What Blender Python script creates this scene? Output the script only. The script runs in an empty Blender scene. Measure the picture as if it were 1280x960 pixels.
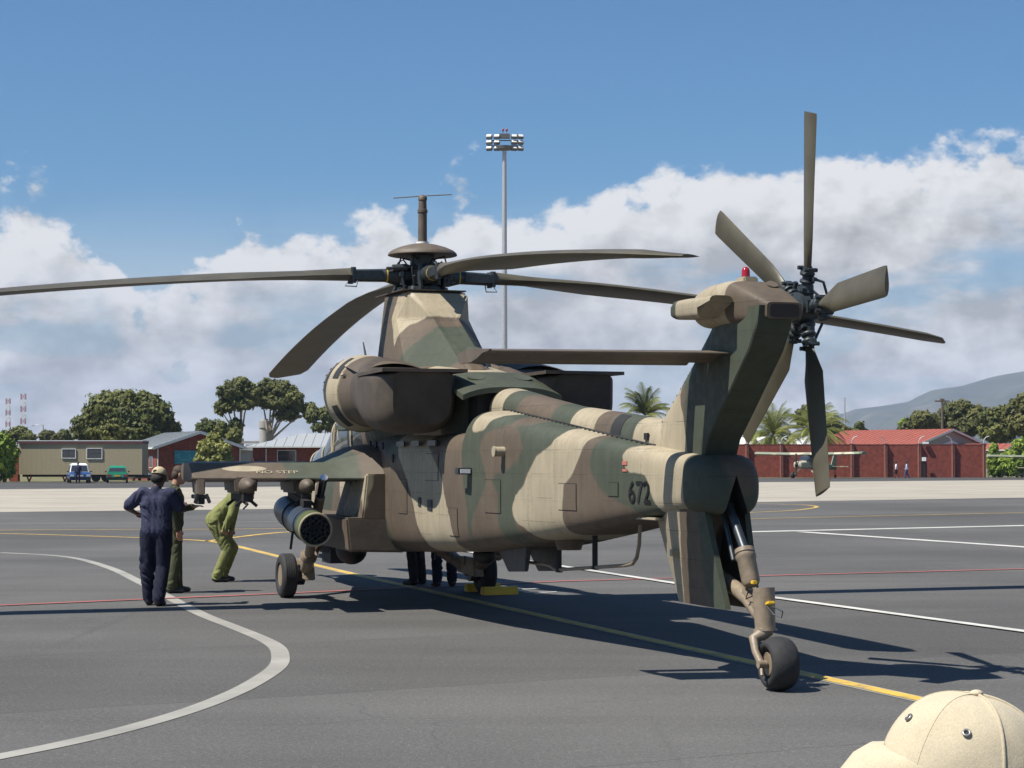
import bpy, bmesh, math, random
import numpy as np
from mathutils import Vector, Matrix, Quaternion
S = bpy.context.scene
C = S.collection
PI = math.pi
R = math.radians
rng = random.Random(7)

# ------------------------------------------------------------------ camera
cam_d = bpy.data.cameras.new('camera')
cam = bpy.data.objects.new('camera', cam_d); C.objects.link(cam)
cam.location = (0, 0, 1.82)
cam.rotation_euler = (R(90 + 2.253), 0, 0)
cam_d.sensor_width = 36
cam_d.lens = 36 * 2440 / 1280
cam_d.clip_start = 0.05
cam_d.clip_end = 60000
S.camera = cam

# ------------------------------------------------------------------ light, sky, exposure
SUN_ELEV = 57.0
SHADOW_AZ = 25.0            # shadows run to the right and this many degrees away from the camera
sx, sy = -math.cos(R(SHADOW_AZ)), -math.sin(R(SHADOW_AZ))
to_sun = Vector((sx * math.cos(R(SUN_ELEV)), sy * math.cos(R(SUN_ELEV)), math.sin(R(SUN_ELEV))))
sun_d = bpy.data.lights.new('sun', 'SUN'); sun_d.energy = 5.0; sun_d.angle = R(0.53); sun_d.color = (1.0, 0.95, 0.86)
sun = bpy.data.objects.new('sun', sun_d); C.objects.link(sun)
sun.rotation_euler = to_sun.to_track_quat('Z', 'Y').to_euler()
S.view_settings.view_transform = 'Standard'
S.view_settings.look = 'None'
S.view_settings.gamma = 1.0
S.view_settings.exposure = 0.66
S.view_settings.use_curve_mapping = False

class NT:
    """small helper for node trees"""
    def __init__(self, tree): self.t = tree
    def n(self, typ, **kw):
        nd = self.t.nodes.new(typ)
        for k, v in kw.items(): setattr(nd, k, v)
        return nd
    def link(self, a, b): self.t.links.new(a, b)
    def put(self, sock, v):
        if isinstance(v, bpy.types.NodeSocket): self.link(v, sock)
        elif v is not None: sock.default_value = v
    def m(self, op, a, b=None, c=None, clamp=False):
        nd = self.n('ShaderNodeMath', operation=op); nd.use_clamp = clamp
        self.put(nd.inputs[0], a); self.put(nd.inputs[1], b); self.put(nd.inputs[2], c)
        return nd.outputs[0]
    def mix(self, f, a, b, mode='MIX'):
        nd = self.n('ShaderNodeMix', data_type='RGBA', blend_type=mode)
        self.put(nd.inputs['Factor'], f)
        self.put(nd.inputs[6], tuple(a) + (1,) if isinstance(a, (tuple, list)) and len(a) == 3 else a)
        self.put(nd.inputs[7], tuple(b) + (1,) if isinstance(b, (tuple, list)) and len(b) == 3 else b)
        return nd.outputs[2]
    def smooth(self, v, lo, hi, a=0.0, b=1.0):
        nd = self.n('ShaderNodeMapRange', interpolation_type='SMOOTHSTEP')
        self.put(nd.inputs[0], v); nd.inputs[1].default_value = lo; nd.inputs[2].default_value = hi
        nd.inputs[3].default_value = a; nd.inputs[4].default_value = b
        return nd.outputs[0]
    def noise(self, vec, scale, detail=4, rough=0.55, dist=0.0):
        nd = self.n('ShaderNodeTexNoise'); self.put(nd.inputs['Vector'], vec)
        nd.inputs['Scale'].default_value = scale; nd.inputs['Detail'].default_value = detail
        nd.inputs['Roughness'].default_value = rough; nd.inputs['Distortion'].default_value = dist
        return nd.outputs['Fac']
    def comb(self, x, y, z=0.0):
        nd = self.n('ShaderNodeCombineXYZ'); self.put(nd.inputs[0], x); self.put(nd.inputs[1], y); self.put(nd.inputs[2], z)
        return nd.outputs[0]
    def sep(self, v):
        nd = self.n('ShaderNodeSeparateXYZ'); self.link(v, nd.inputs[0]); return nd.outputs
    def ramp(self, f, stops, interp='LINEAR'):
        nd = self.n('ShaderNodeValToRGB'); cr = nd.color_ramp; cr.interpolation = interp
        while len(cr.elements) < len(stops): cr.elements.new(0.5)
        for e, (p, c) in zip(cr.elements, stops):
            e.position = p; e.color = (c, c, c, 1) if isinstance(c, (int, float)) else tuple(c) + (1,)
        self.put(nd.inputs[0], f); return nd.outputs[0]

def make_world():
    w = bpy.data.worlds.new('World'); S.world = w; w.use_nodes = True
    w.cycles.sampling_method = 'MANUAL'; w.cycles.sample_map_resolution = 256
    t = NT(w.node_tree); w.node_tree.nodes.clear()
    sky = t.n('ShaderNodeTexSky', sky_type='NISHITA'); sky.sun_disc = False
    sky.sun_elevation = R(SUN_ELEV); sky.sun_rotation = math.atan2(to_sun.x, to_sun.y)
    sky.altitude = 50; sky.air_density = 1.0; sky.dust_density = 0.6; sky.ozone_density = 2.0
    d = t.n('ShaderNodeTexCoord').outputs['Generated']
    x, y, z = t.sep(d)
    az = t.m('ARCTAN2', x, y); el = t.m('ARCSINE', z)
    p = t.comb(t.m('MULTIPLY', az, 1.0), t.m('MULTIPLY', el, 1.35), t.m('MULTIPLY', t.m('COSINE', az), 0.2))
    # height of the cumulus tops against azimuth (radians)
    u = t.m('ADD', t.m('DIVIDE', az, 0.8), 0.5, clamp=True)
    top = t.m('MULTIPLY', t.ramp(u, [(0.0, .62), (.16, .66), (.20, .68), (.235, .62), (.265, .42), (.30, .44), (.33, .61), (.44, .64), (.47, .70), (.53, .72), (.58, .72), (.63, .77), (.70, .80), (.80, .80), (1.0, .68)], 'EASE'), 0.2)
    big = t.noise(p, 14, 6, .58)
    fine = t.noise(p, 60, 4, .62)
    vor = t.n('ShaderNodeTexVoronoi', feature='F1'); t.link(p, vor.inputs['Vector']); vor.inputs['Scale'].default_value = 34; vor.inputs['Detail'].default_value = 1; vor.inputs['Roughness'].default_value = .55
    puff = t.m('SUBTRACT', .55, vor.outputs['Distance'])
    h = t.m('SUBTRACT', top, el)                                  # depth below the local cloud top
    shape = t.m('ADD', t.m('MULTIPLY', t.m('SUBTRACT', big, .5), .13), t.m('ADD', t.m('MULTIPLY', t.m('SUBTRACT', fine, .5), .035), t.m('MULTIPLY', puff, .02)))
    edge = t.m('ADD', h, shape)
    dens = t.smooth(edge, -.002, .014)
    # breaks low in the cloud bank, streaky near the horizon
    ps = t.comb(t.m('MULTIPLY', az, 1.0), t.m('MULTIPLY', el, 3.2), 3.7)
    streak = t.noise(ps, 9, 5, .55)
    gapamt = t.m('MULTIPLY', t.smooth(h, .02, .07), .8)
    gaps = t.smooth(streak, .36, .52)
    dens2 = t.m('MULTIPLY', dens, t.m('SUBTRACT', 1.0, t.m('MULTIPLY', gapamt, t.m('SUBTRACT', 1.0, gaps))))
    # thin veil low down
    veil = t.m('MULTIPLY', t.smooth(el, .15, .02), .78)
    dens3 = t.m('MAXIMUM', dens2, veil)
    # light side: compare the shape with the shape a little towards the sun (left and up)
    p2 = t.n('ShaderNodeVectorMath', operation='ADD'); t.link(p, p2.inputs[0]); p2.inputs[1].default_value = (-.008, .016, 0)
    big2 = t.noise(p2.outputs[0], 14, 5, .58)
    rel = t.m('ADD', t.m('MULTIPLY', t.m('SUBTRACT', big, big2), 2.6), t.m('MULTIPLY', t.m('SUBTRACT', fine, .5), .25))
    depth = t.smooth(edge, .0, .085)
    bright = t.m('SUBTRACT', t.m('ADD', .97, t.m('MULTIPLY', rel, .8)), t.m('MULTIPLY', depth, .32))
    bright = t.m('ADD', bright, t.m('MULTIPLY', t.m('SUBTRACT', streak, .5), .5))
    bright = t.m('ADD', bright, t.smooth(el, .10, .01, 0, .16))
    bright = t.m('MINIMUM', t.m('MAXIMUM', bright, .52), 1.0)
    br = t.m('MULTIPLY', bright, 11.0)
    cc = t.n('ShaderNodeCombineColor'); t.link(t.m('MULTIPLY', br, 1.0), cc.inputs[0]); t.link(t.m('MULTIPLY', br, 1.0), cc.inputs[1]); t.link(t.m('MULTIPLY', br, 1.0), cc.inputs[2])
    tint = t.mix(1.0, sky.outputs[0], (.62, 1.02, 1.33), 'MULTIPLY')
    col = t.mix(dens3, tint, cc.outputs[0])
    bg = t.n('ShaderNodeBackground'); t.link(col, bg.inputs[0]); bg.inputs[1].default_value = 0.05
    out = t.n('ShaderNodeOutputWorld'); t.link(bg.outputs[0], out.inputs[0])
make_world()

# ------------------------------------------------------------------ object helpers
def tag(o, label=None, cat=None, group=None, kind=None):
    if label: o['label'] = label
    if cat: o['category'] = cat
    if group: o['group'] = group
    if kind: o['kind'] = kind
    return o
def empty(name, loc=(0, 0, 0), rz=0.0, parent=None):
    o = bpy.data.objects.new(name, None); C.objects.link(o); o.location = loc; o.rotation_euler = (0, 0, rz)
    o.empty_display_size = .1
    if parent: o.parent = parent
    return o
def mesh_obj(name, me, mat=None, parent=None):
    o = bpy.data.objects.new(name, me); C.objects.link(o)
    if mat is not None:
        for k in (mat if isinstance(mat, (list, tuple)) else [mat]): me.materials.append(k)
    if parent: o.parent = parent
    return o
def frame_for(d):
    d = Vector(d).normalized()
    a = Vector((0, 0, 1)) if abs(d.z) < .9 else Vector((1, 0, 0))
    u = d.cross(a).normalized(); v = d.cross(u).normalized()
    return u, v
class MB:
    def __init__(self): self.v = []; self.f = []; self.mi = []; self.cur = 0
    def _face(self, f): self.f.append(tuple(f)); self.mi.append(self.cur)
    def box(self, c, s, M=None):
        b = len(self.v)
        for dx in (-.5, .5):
            for dy in (-.5, .5):
                for dz in (-.5, .5):
                    p = Vector((dx * s[0], dy * s[1], dz * s[2]))
                    if M is not None: p = M @ p
                    self.v.append(tuple(p + Vector(c)))
        for f in ((0, 1, 3, 2), (4, 6, 7, 5), (0, 4, 5, 1), (2, 3, 7, 6), (0, 2, 6, 4), (1, 5, 7, 3)): self._face([b + i for i in f])
        return self
    def hexa(self, P):
        """8 corners: bottom four then top four, both counter-clockwise seen from above"""
        b = len(self.v); self.v += [tuple(p) for p in P]
        for f in ((3, 2, 1, 0), (4, 5, 6, 7), (0, 1, 5, 4), (1, 2, 6, 5), (2, 3, 7, 6), (3, 0, 4, 7)): self._face([b + i for i in f])
        return self
    def bar(self, a, b, w, h=None):
        a, b = Vector(a), Vector(b); h = w if h is None else h
        u, v = frame_for(b - a); n0 = len(self.v)
        for p in (a, b):
            for su, sv in ((-1, -1), (1, -1), (1, 1), (-1, 1)): self.v.append(tuple(p + u * su * w / 2 + v * sv * h / 2))
        for f in ((0, 3, 2, 1), (4, 5, 6, 7), (0, 1, 5, 4), (1, 2, 6, 5), (2, 3, 7, 6), (3, 0, 4, 7)): self._face([n0 + i for i in f])
        return self
    def tube(self, pts, rad, n=12, cap=True):
        pts = [Vector(p) for p in pts]; k = len(pts)
        rad = [rad] * k if isinstance(rad, (int, float)) else rad
        n0 = len(self.v); u = None
        for i, p in enumerate(pts):
            d = (pts[min(i + 1, k - 1)] - pts[max(i - 1, 0)])
            d = d.normalized() if d.length > 1e-9 else Vector((0, 0, 1))
            if u is None: u, v = frame_for(d)
            else:
                u = (u - d * u.dot(d)); u = u.normalized() if u.length > 1e-6 else frame_for(d)[0]
                v = d.cross(u).normalized()
            for j in range(n):
                a = 2 * PI * j / n; self.v.append(tuple(p + (u * math.cos(a) + v * math.sin(a)) * rad[i]))
        for i in range(k - 1):
            for j in range(n):
                q = (j + 1) % n; self._face((n0 + i * n + j, n0 + i * n + q, n0 + (i + 1) * n + q, n0 + (i + 1) * n + j))
        if cap:
            self._face([n0 + j for j in range(n)][::-1]); self._face([n0 + (k - 1) * n + j for j in range(n)])
        return self
    def cyl(self, a, b, r0, r1=None, n=16): return self.tube([a, b], [r0, r0 if r1 is None else r1], n)
    def rings(self, rings, closed=True, cap=True):
        n0 = len(self.v); n = len(rings[0]); k = len(rings)
        for r in rings: self.v += [tuple(p) for p in r]
        for i in range(k - 1):
            for j in range(n if closed else n - 1):
                q = (j + 1) % n; self._face((n0 + i * n + j, n0 + i * n + q, n0 + (i + 1) * n + q, n0 + (i + 1) * n + j))
        if cap and closed:
            self._face([n0 + j for j in range(n)][::-1]); self._face([n0 + (k - 1) * n + j for j in range(n)])
        return self
    def ell(self, c, r, nu=16, nv=10, M=None):
        c = Vector(c); rg = []
        for i in range(nv + 1):
            t = PI * i / nv; rr = max(math.sin(t), 1e-3)
            ring = []
            for j in range(nu):
                a = 2 * PI * j / nu
                p = Vector((r[0] * rr * math.cos(a), r[1] * rr * math.sin(a), -r[2] * math.cos(t)))
                if M is not None: p = M @ p
                ring.append(p + c)
            rg.append(ring)
        return self.rings(rg)
    def prism(self, poly, d):
        """planar polygon extruded by vector d"""
        n0 = len(self.v); n = len(poly); d = Vector(d)
        self.v += [tuple(p) for p in poly] + [tuple(Vector(p) + d) for p in poly]
        self._face(range(n0 + n - 1, n0 - 1, -1)); self._face(range(n0 + n, n0 + 2 * n))
        for j in range(n):
            q = (j + 1) % n; self._face((n0 + j, n0 + q, n0 + n + q, n0 + n + j))
        return self
    def torus(self, c, axis, Rr, r, n=32, m=12, a0=0, a1=2 * PI):
        u, v = frame_for(axis); ax = Vector(axis).normalized(); c = Vector(c); full = abs(a1 - a0 - 2 * PI) < 1e-6
        rg = []
        for i in range(n + 1):
            a = a0 + (a1 - a0) * i / n; dirr = u * math.cos(a) + v * math.sin(a)
            rg.append([c + dirr * (Rr + r * math.cos(b)) + ax * (r * math.sin(b)) for b in [2 * PI * j / m for j in range(m)]])
        return self.rings(rg, cap=not full)
    def lathe(self, c, axis, prof, n=32):
        """profile of (distance along axis, radius)"""
        u, v = frame_for(axis); ax = Vector(axis).normalized(); c = Vector(c)
        return self.rings([[c + ax * t + (u * math.cos(a) + v * math.sin(a)) * max(r, 1e-4) for a in [2 * PI * j / n for j in range(n)]] for t, r in prof])
    def build(self, name, mat=None, parent=None, smooth=35, bevel=0.0, seg=2, fix=True):
        me = bpy.data.meshes.new(name); me.from_pydata(self.v, [], self.f)
        if any(self.mi): me.polygons.foreach_set('material_index', self.mi)
        if fix:
            bm = bmesh.new(); bm.from_mesh(me); bmesh.ops.recalc_face_normals(bm, faces=bm.faces)
            if bevel > 0:
                es = [e for e in bm.edges if len(e.link_faces) == 2 and e.calc_face_angle(0) > R(25)]
                bmesh.ops.bevel(bm, geom=es, offset=bevel, segments=seg, affect='EDGES', clamp_overlap=True)
            bm.to_mesh(me); bm.free()
        if smooth:
            me.polygons.foreach_set('use_smooth', [True] * len(me.polygons)); me.set_sharp_from_angle(angle=R(smooth))
        me.update()
        return mesh_obj(name, me, mat, parent)
def copy_tree(o, parent=None):
    c = o.copy(); C.objects.link(c); c.parent = parent
    for ch in list(o.children): copy_tree(ch, c)
    return c

# ------------------------------------------------------------------ materials
def new_mat(name):
    m = bpy.data.materials.new(name); m.use_nodes = True; t = NT(m.node_tree); m.node_tree.nodes.clear()
    b = t.n('ShaderNodeBsdfPrincipled'); o = t.n('ShaderNodeOutputMaterial'); t.link(b.outputs[0], o.inputs[0])
    return m, t, b
def simple(name, col, rough=.6, metal=0.0, var=.12, scale=6.0, bump=0.0, bscale=40., spec=.5, coat=0.0):
    m, t, b = new_mat(name)
    oc = t.n('ShaderNodeTexCoord').outputs['Object']
    n = t.noise(oc, scale, 6, .6)
    f = t.smooth(n, .25, .75, 1 - var, 1 + var)
    c = t.mix(1.0, col, f, 'MULTIPLY')
    t.link(c, b.inputs['Base Color'])
    b.inputs['Roughness'].default_value = rough; b.inputs['Metallic'].default_value = metal
    b.inputs['Specular IOR Level'].default_value = spec; b.inputs['Coat Weight'].default_value = coat
    if bump:
        bn = t.n('ShaderNodeBump'); bn.inputs['Strength'].default_value = bump; bn.inputs['Distance'].default_value = .02
        t.link(t.noise(oc, bscale, 5, .6), bn.inputs['Height']); t.link(bn.outputs[0], b.inputs['Normal'])
    return m
SANDC, BROWNC, GREENC = (.315, .268, .188), (.098, .075, .054), (.056, .064, .045)
def camo_mat(name, mode):
    """mode attr: paint fields stored on the mesh; mode noise: procedural blotches"""
    m, t, b = new_mat(name)
    oc = t.n('ShaderNodeTexCoord').outputs['Object']
    if mode == 'attr':
        a = t.n('ShaderNodeAttribute', attribute_name='sdf_sand').outputs['Fac']
        g = t.n('ShaderNodeAttribute', attribute_name='sdf_green').outputs['Fac']
        w = t.m('MULTIPLY', t.m('SUBTRACT', t.noise(oc, 5, 3, .5), .5), .06)
        fs = t.smooth(t.m('ADD', a, w), -.012, .012); fg = t.smooth(t.m('ADD', g, w), -.03, .03)
    else:
        n1 = t.noise(oc, .9, 2, .4, .4); n2 = t.n('ShaderNodeVectorMath', operation='ADD'); t.link(oc, n2.inputs[0]); n2.inputs[1].default_value = (7, 3, 11)
        n2 = t.noise(n2.outputs[0], 1.0, 2, .4, .4)
        fs = t.smooth(n1, .58, .6); fg = t.smooth(n2, .52, .55)
    c = t.mix(fg, BROWNC, GREENC); c = t.mix(fs, c, SANDC)
    x, y, z = t.sep(oc)
    def lines(v, step, off, wid):
        fr = t.m('FRACT', t.m('ADD', t.m('DIVIDE', v, step), off))
        return t.m('LESS_THAN', t.m('ABSOLUTE', t.m('SUBTRACT', fr, .5)), wid / step)
    ln = t.m('MAXIMUM', lines(x, .62, .13, .0045), lines(z, .235, .31, .004))
    brk = t.smooth(t.noise(oc, 2.3, 3, .5), .38, .6)
    c = t.mix(t.m('MULTIPLY', t.m('MULTIPLY', ln, brk), .45), c, (.03, .028, .024))
    rv = t.m('MULTIPLY', t.m('LESS_THAN', t.m('ABSOLUTE', t.m('SUBTRACT', t.m('FRACT', t.m('ADD', t.m('DIVIDE', z, .235), .31)), .40)), .022), t.m('LESS_THAN', t.m('FRACT', t.m('MULTIPLY', x, 17.0)), .38))
    rv = t.m('MAXIMUM', rv, t.m('MULTIPLY', t.m('LESS_THAN', t.m('ABSOLUTE', t.m('SUBTRACT', t.m('FRACT', t.m('ADD', t.m('DIVIDE', x, .62), .13)), .46)), .012), t.m('LESS_THAN', t.m('FRACT', t.m('MULTIPLY', z, 17.0)), .38)))
    c = t.mix(t.m('MULTIPLY', rv, .22), c, (.03, .028, .024))
    st = t.n('ShaderNodeMapping'); st.inputs['Scale'].default_value = (9, 9, 1.2); t.link(oc, st.inputs[0])
    gr = t.smooth(t.noise(st.outputs[0], 3.0, 5, .7), .56, .74, 0, .34)
    c = t.mix(gr, c, (.05, .045, .04))
    chip = t.smooth(t.noise(oc, 26, 3, .6), .70, .76, 0, .5)
    c = t.mix(chip, c, (.20, .18, .14))
    dirt = t.smooth(t.noise(st.outputs[0], 1.6, 6, .65), .3, .75, .9, 1.07)
    c = t.mix(1.0, c, dirt, 'MULTIPLY')
    fade = t.smooth(t.noise(oc, 1.3, 4, .6), .3, .7, .9, 1.08)
    c = t.mix(1.0, c, fade, 'MULTIPLY')
    t.link(c, b.inputs['Base Color']); b.inputs['Specular IOR Level'].default_value = .3
    t.link(t.smooth(t.noise(oc, 11, 4, .6), .3, .7, .52, .72), b.inputs['Roughness'])
    bn = t.n('ShaderNodeBump'); bn.inputs['Strength'].default_value = .25; bn.inputs['Distance'].default_value = .01
    t.link(t.m('ADD', t.noise(oc, 3.5, 3, .5), t.m('MULTIPLY', ln, -.5)), bn.inputs['Height']); t.link(bn.outputs[0], b.inputs['Normal'])
    return m
M = {}
M['camo'] = camo_mat('camouflage_paint', 'attr')
M['camo_n'] = camo_mat('camouflage_paint_blotched', 'noise')
M['brown'] = simple('brown_paint', BROWNC, .6, var=.18, scale=9, bump=.15)
M['sand'] = simple('sand_paint', SANDC, .6, var=.1)
M['green'] = simple('green_paint', GREENC, .6, var=.15)
M['blade'] = simple('blade_olive_drab', (.075, .066, .044), .5, var=.2, scale=3, bump=.1, bscale=15)
M['black'] = simple('matt_black', (.012, .012, .013), .7)
M['rubber'] = simple('tyre_rubber', (.018, .018, .019), .8, var=.25, scale=18, bump=.2)
M['steel'] = simple('dark_steel', (.055, .062, .07), .42, .6, .25, 14)
M['hubsteel'] = simple('rotor_head_grey_blue', (.035, .043, .048), .45, .3, .3, 20)
M['chrome'] = simple('polished_oleo', (.75, .75, .76), .12, 1.0, .03)
M['tan_metal'] = simple('tan_undercarriage_paint', (.21, .165, .115), .5, var=.2, scale=14, bump=.1)
M['wheelrim'] = simple('wheel_rim_tan', (.2, .155, .1), .5)
M['yellow'] = simple('yellow_paint', (.62, .40, .03), .55)
M['red_lens'] = simple('red_lens', (.28, .012, .02), .12, var=.05)
M['white'] = simple('white_paint', (.78, .78, .76), .5, var=.06)
M['glass'] = simple('canopy_glass', (.03, .045, .06), .06, 0, .05, spec=.8)
M['pod_blue'] = simple('pod_dark_blue_grey', (.03, .042, .062), .38, var=.15)
M['pod_green'] = simple('pod_olive_band', (.07, .085, .03), .5)
# ------------------------------------------------------------------ ground
def asphalt_mat(name, base, patch=.16, warm=(1.02, .99, .95)):
    m, t, b = new_mat(name); oc = t.n('ShaderNodeTexCoord').outputs['Object']
    big = t.smooth(t.noise(oc, .10, 5, .6, .3), .3, .7, 1 - patch, 1 + patch)
    st = t.n('ShaderNodeMapping'); st.inputs['Rotation'].default_value = (0, 0, R(-28)); st.inputs['Scale'].default_value = (.12, 1.2, 1); t.link(oc, st.inputs[0])
    streak = t.smooth(t.noise(st.outputs[0], .8, 6, .6), .3, .7, .92, 1.08)
    grain = t.smooth(t.noise(oc, 95, 3, .75), .3, .72, .62, 1.4)
    grain2 = t.smooth(t.noise(oc, 28, 4, .65), .3, .7, .82, 1.18)
    stone = t.n('ShaderNodeTexVoronoi'); t.link(oc, stone.inputs['Vector']); stone.inputs['Scale'].default_value = 70
    sp = t.smooth(stone.outputs['Color'], .80, .93, 0, .55)
    f = t.m('MULTIPLY', t.m('MULTIPLY', big, streak), t.m('MULTIPLY', grain, grain2))
    c = t.mix(1.0, tuple(base * w for w in warm), f, 'MULTIPLY')
    c = t.mix(sp, c, (base * 2.1, base * 2.05, base * 1.9))
    oil = t.smooth(t.noise(oc, .55, 5, .65, .4), .66, .78, 0, .4)
    c = t.mix(oil, c, (base * .55, base * .55, base * .56))
    x, y, z = t.sep(oc)
    u = t.m('ADD', t.m('MULTIPLY', x, math.cos(R(28))), t.m('MULTIPLY', y, math.sin(R(28)))); v = t.m('SUBTRACT', t.m('MULTIPLY', y, math.cos(R(28))), t.m('MULTIPLY', x, math.sin(R(28))))
    wob = t.m('MULTIPLY', t.noise(oc, .7, 4, .6), .25)
    lane = t.n('ShaderNodeTexWhiteNoise', noise_dimensions='1D'); t.link(t.m('FLOOR', t.m('ADD', t.m('DIVIDE', t.m('ADD', v, wob), 4.1), .5)), lane.inputs['W'])
    c = t.mix(1.0, c, t.smooth(lane.outputs['Value'], 0, 1, .91, 1.07), 'MULTIPLY')
    # fine cracks and tyre scrub
    vc = t.n('ShaderNodeTexVoronoi', feature='DISTANCE_TO_EDGE'); wv = t.n('ShaderNodeVectorMath', operation='ADD'); t.link(oc, wv.inputs[0]); nz = t.n('ShaderNodeTexNoise'); t.link(oc, nz.inputs['Vector']); nz.inputs['Scale'].default_value = 1.2; t.link(nz.outputs['Color'], wv.inputs[1]); t.link(wv.outputs[0], vc.inputs['Vector']); vc.inputs['Scale'].default_value = .21
    ck_ = t.m('MULTIPLY', t.m('LESS_THAN', vc.outputs['Distance'], .0022), t.smooth(t.noise(oc, .5, 3, .5), .5, .6))
    c = t.mix(t.m('MULTIPLY', ck_, .28), c, (base * .35, base * .35, base * .36))
    tm = t.n('ShaderNodeMapping'); tm.inputs['Rotation'].default_value = (0, 0, R(19)); tm.inputs['Scale'].default_value = (2.6, .05, 1); t.link(oc, tm.inputs[0])
    c = t.mix(t.smooth(t.noise(tm.outputs[0], 1.0, 4, .6), .62, .76, 0, .28), c, (base * .5, base * .5, base * .5))
    j1 = t.m('LESS_THAN', t.m('ABSOLUTE', t.m('SUBTRACT', t.m('FRACT', t.m('DIVIDE', t.m('ADD', v, wob), 4.1)), .5)), .004)
    c = t.mix(t.m('MULTIPLY', j1, .35), c, (base * .4, base * .4, base * .4))
    t.link(c, b.inputs['Base Color']); b.inputs['Roughness'].default_value = .85; b.inputs['Specular IOR Level'].default_value = .25
    bn = t.n('ShaderNodeBump'); bn.inputs['Strength'].default_value = .5; bn.inputs['Distance'].default_value = .008
    t.link(t.noise(oc, 120, 4, .7), bn.inputs['Height']); t.link(bn.outputs[0], b.inputs['Normal'])
    return m
def concrete_mat():
    m, t, b = new_mat('apron_concrete'); oc = t.n('ShaderNodeTexCoord').outputs['Object']
    st = t.n('ShaderNodeMapping'); st.inputs['Rotation'].default_value = (0, 0, R(-31)); st.inputs['Scale'].default_value = (.05, .5, 1); t.link(oc, st.inputs[0])
    f = t.m('MULTIPLY', t.smooth(t.noise(st.outputs[0], 1.0, 6, .65), .3, .7, .84, 1.1), t.smooth(t.noise(oc, .22, 6, .65), .3, .7, .88, 1.1))
    br = t.n('ShaderNodeTexBrick'); br.offset = 0; t.link(st.outputs[0], br.inputs[0]); br.inputs['Scale'].default_value = 1.0
    br.inputs['Brick Width'].default_value = .3; br.inputs['Row Height'].default_value = 3.0; br.inputs['Mortar Size'].default_value = .035
    br.inputs[1].default_value = (1, 1, 1, 1); br.inputs[2].default_value = (.93, .93, .93, 1); br.inputs[3].default_value = (.8, .8, .8, 1)
    c = t.mix(1.0, (.34, .305, .25), f, 'MULTIPLY'); c = t.mix(.6, c, br.outputs[0], 'MULTIPLY')
    t.link(c, b.inputs['Base Color']); b.inputs['Roughness'].default_value = .9
    return m
def grass_mat():
    m, t, b = new_mat('dry_veld_grass'); oc = t.n('ShaderNodeTexCoord').outputs['Object']
    f = t.noise(oc, .15, 8, .7)
    c = t.ramp(f, [(.3, (.06, .075, .025)), (.5, (.13, .12, .05)), (.7, (.24, .2, .1))])
    t.link(c, b.inputs['Base Color']); b.inputs['Roughness'].default_value = 1.0
    return m
M['asphalt'] = asphalt_mat('apron_asphalt', .088, .2)
M['asphalt_far'] = asphalt_mat('service_road_asphalt', .065)
M['concrete'] = concrete_mat(); M['veld'] = grass_mat()
def sheet(name, poly, z, mat, label=None):
    me = bpy.data.meshes.new(name); me.from_pydata([(x, y, z) for x, y in poly], [], [list(range(len(poly)))]); me.update()
    o = mesh_obj(name, me, mat); bm = bmesh.new(); bm.from_mesh(me); bmesh.ops.recalc_face_normals(bm, faces=bm.faces)
    for f in bm.faces:
        if f.normal.z < 0: f.normal_flip()
    bmesh.ops.triangulate(bm, faces=bm.faces); bm.to_mesh(me); bm.free()
    o['kind'] = 'structure'
    return o
sheet('ground', [(-8400, -950), (8400, -950), (8400, 8150), (-8400, 8150)], -.012, M['veld'])
near = [(-70, 55.4), (-25.94, 67.46), (-18.21, 69.57), (-4.86, 76.2), (10.36, 86.28), (25.34, 96.76), (41.63, 105.97), (120, 150)]
far = [(-140, 62), (-46.27, 116.28), (-32.38, 125.62), (-9.4, 143.54), (20.32, 166.14), (48.57, 185.39), (79.48, 200.24), (160, 240)]
road = [(-190, 80), (-61.15, 155.92), (-43.17, 166.8), (-11.89, 184.61), (24.57, 206.94), (56.86, 218.03), (87.43, 226.46), (220, 262)]
sheet('apron', [(-70, -30), (120, -30)] + near[::-1], 0.0, M['asphalt'])
sheet('taxiway', near + far[::-1], -.004, M['concrete'])
sheet('service_road', far + road[::-1], -.008, M['asphalt_far'])
def line_mat(name, col, wear):
    m, t, b = new_mat(name); oc = t.n('ShaderNodeTexCoord').outputs['Object']
    w = t.smooth(t.m('ADD', t.m('MULTIPLY', t.noise(oc, 7, 6, .7), .6), t.m('MULTIPLY', t.noise(oc, 110, 3, .7), .4)), .5 - wear * .5 + .12, .5 - wear * .5 - .06)
    base = t.mix(1.0, col, t.smooth(t.noise(oc, 1.1, 5, .6), .3, .7, .8, 1.12), 'MULTIPLY')
    c = t.mix(t.m('MULTIPLY', w, .85), base, (.13, .13, .128))
    t.link(c, b.inputs['Base Color']); b.inputs['Roughness'].default_value = .75
    return m
M['l_white'] = line_mat('worn_white_line', (.28, .27, .24), .62); M['l_bright'] = line_mat('white_line_paint', (.5, .49, .455), .25)
M['l_yellow'] = line_mat('yellow_line_paint', (.60, .38, .05), .15); M['l_red'] = line_mat('red_line_paint', (.36, .09, .08), .35)
def catmull(pts, n=10):
    P = [Vector((p[0], p[1], 0)) for p in pts]; out = []
    for i in range(len(P) - 1):
        p0, p1, p2, p3 = P[max(i - 1, 0)], P[i], P[i + 1], P[min(i + 2, len(P) - 1)]
        for k in range(n):
            t = k / n; out.append(.5 * ((2 * p1) + (p2 - p0) * t + (2 * p0 - 5 * p1 + 4 * p2 - p3) * t * t + (3 * p1 - p0 - 3 * p2 + p3) * t ** 3))
    out.append(P[-1]); return out
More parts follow.
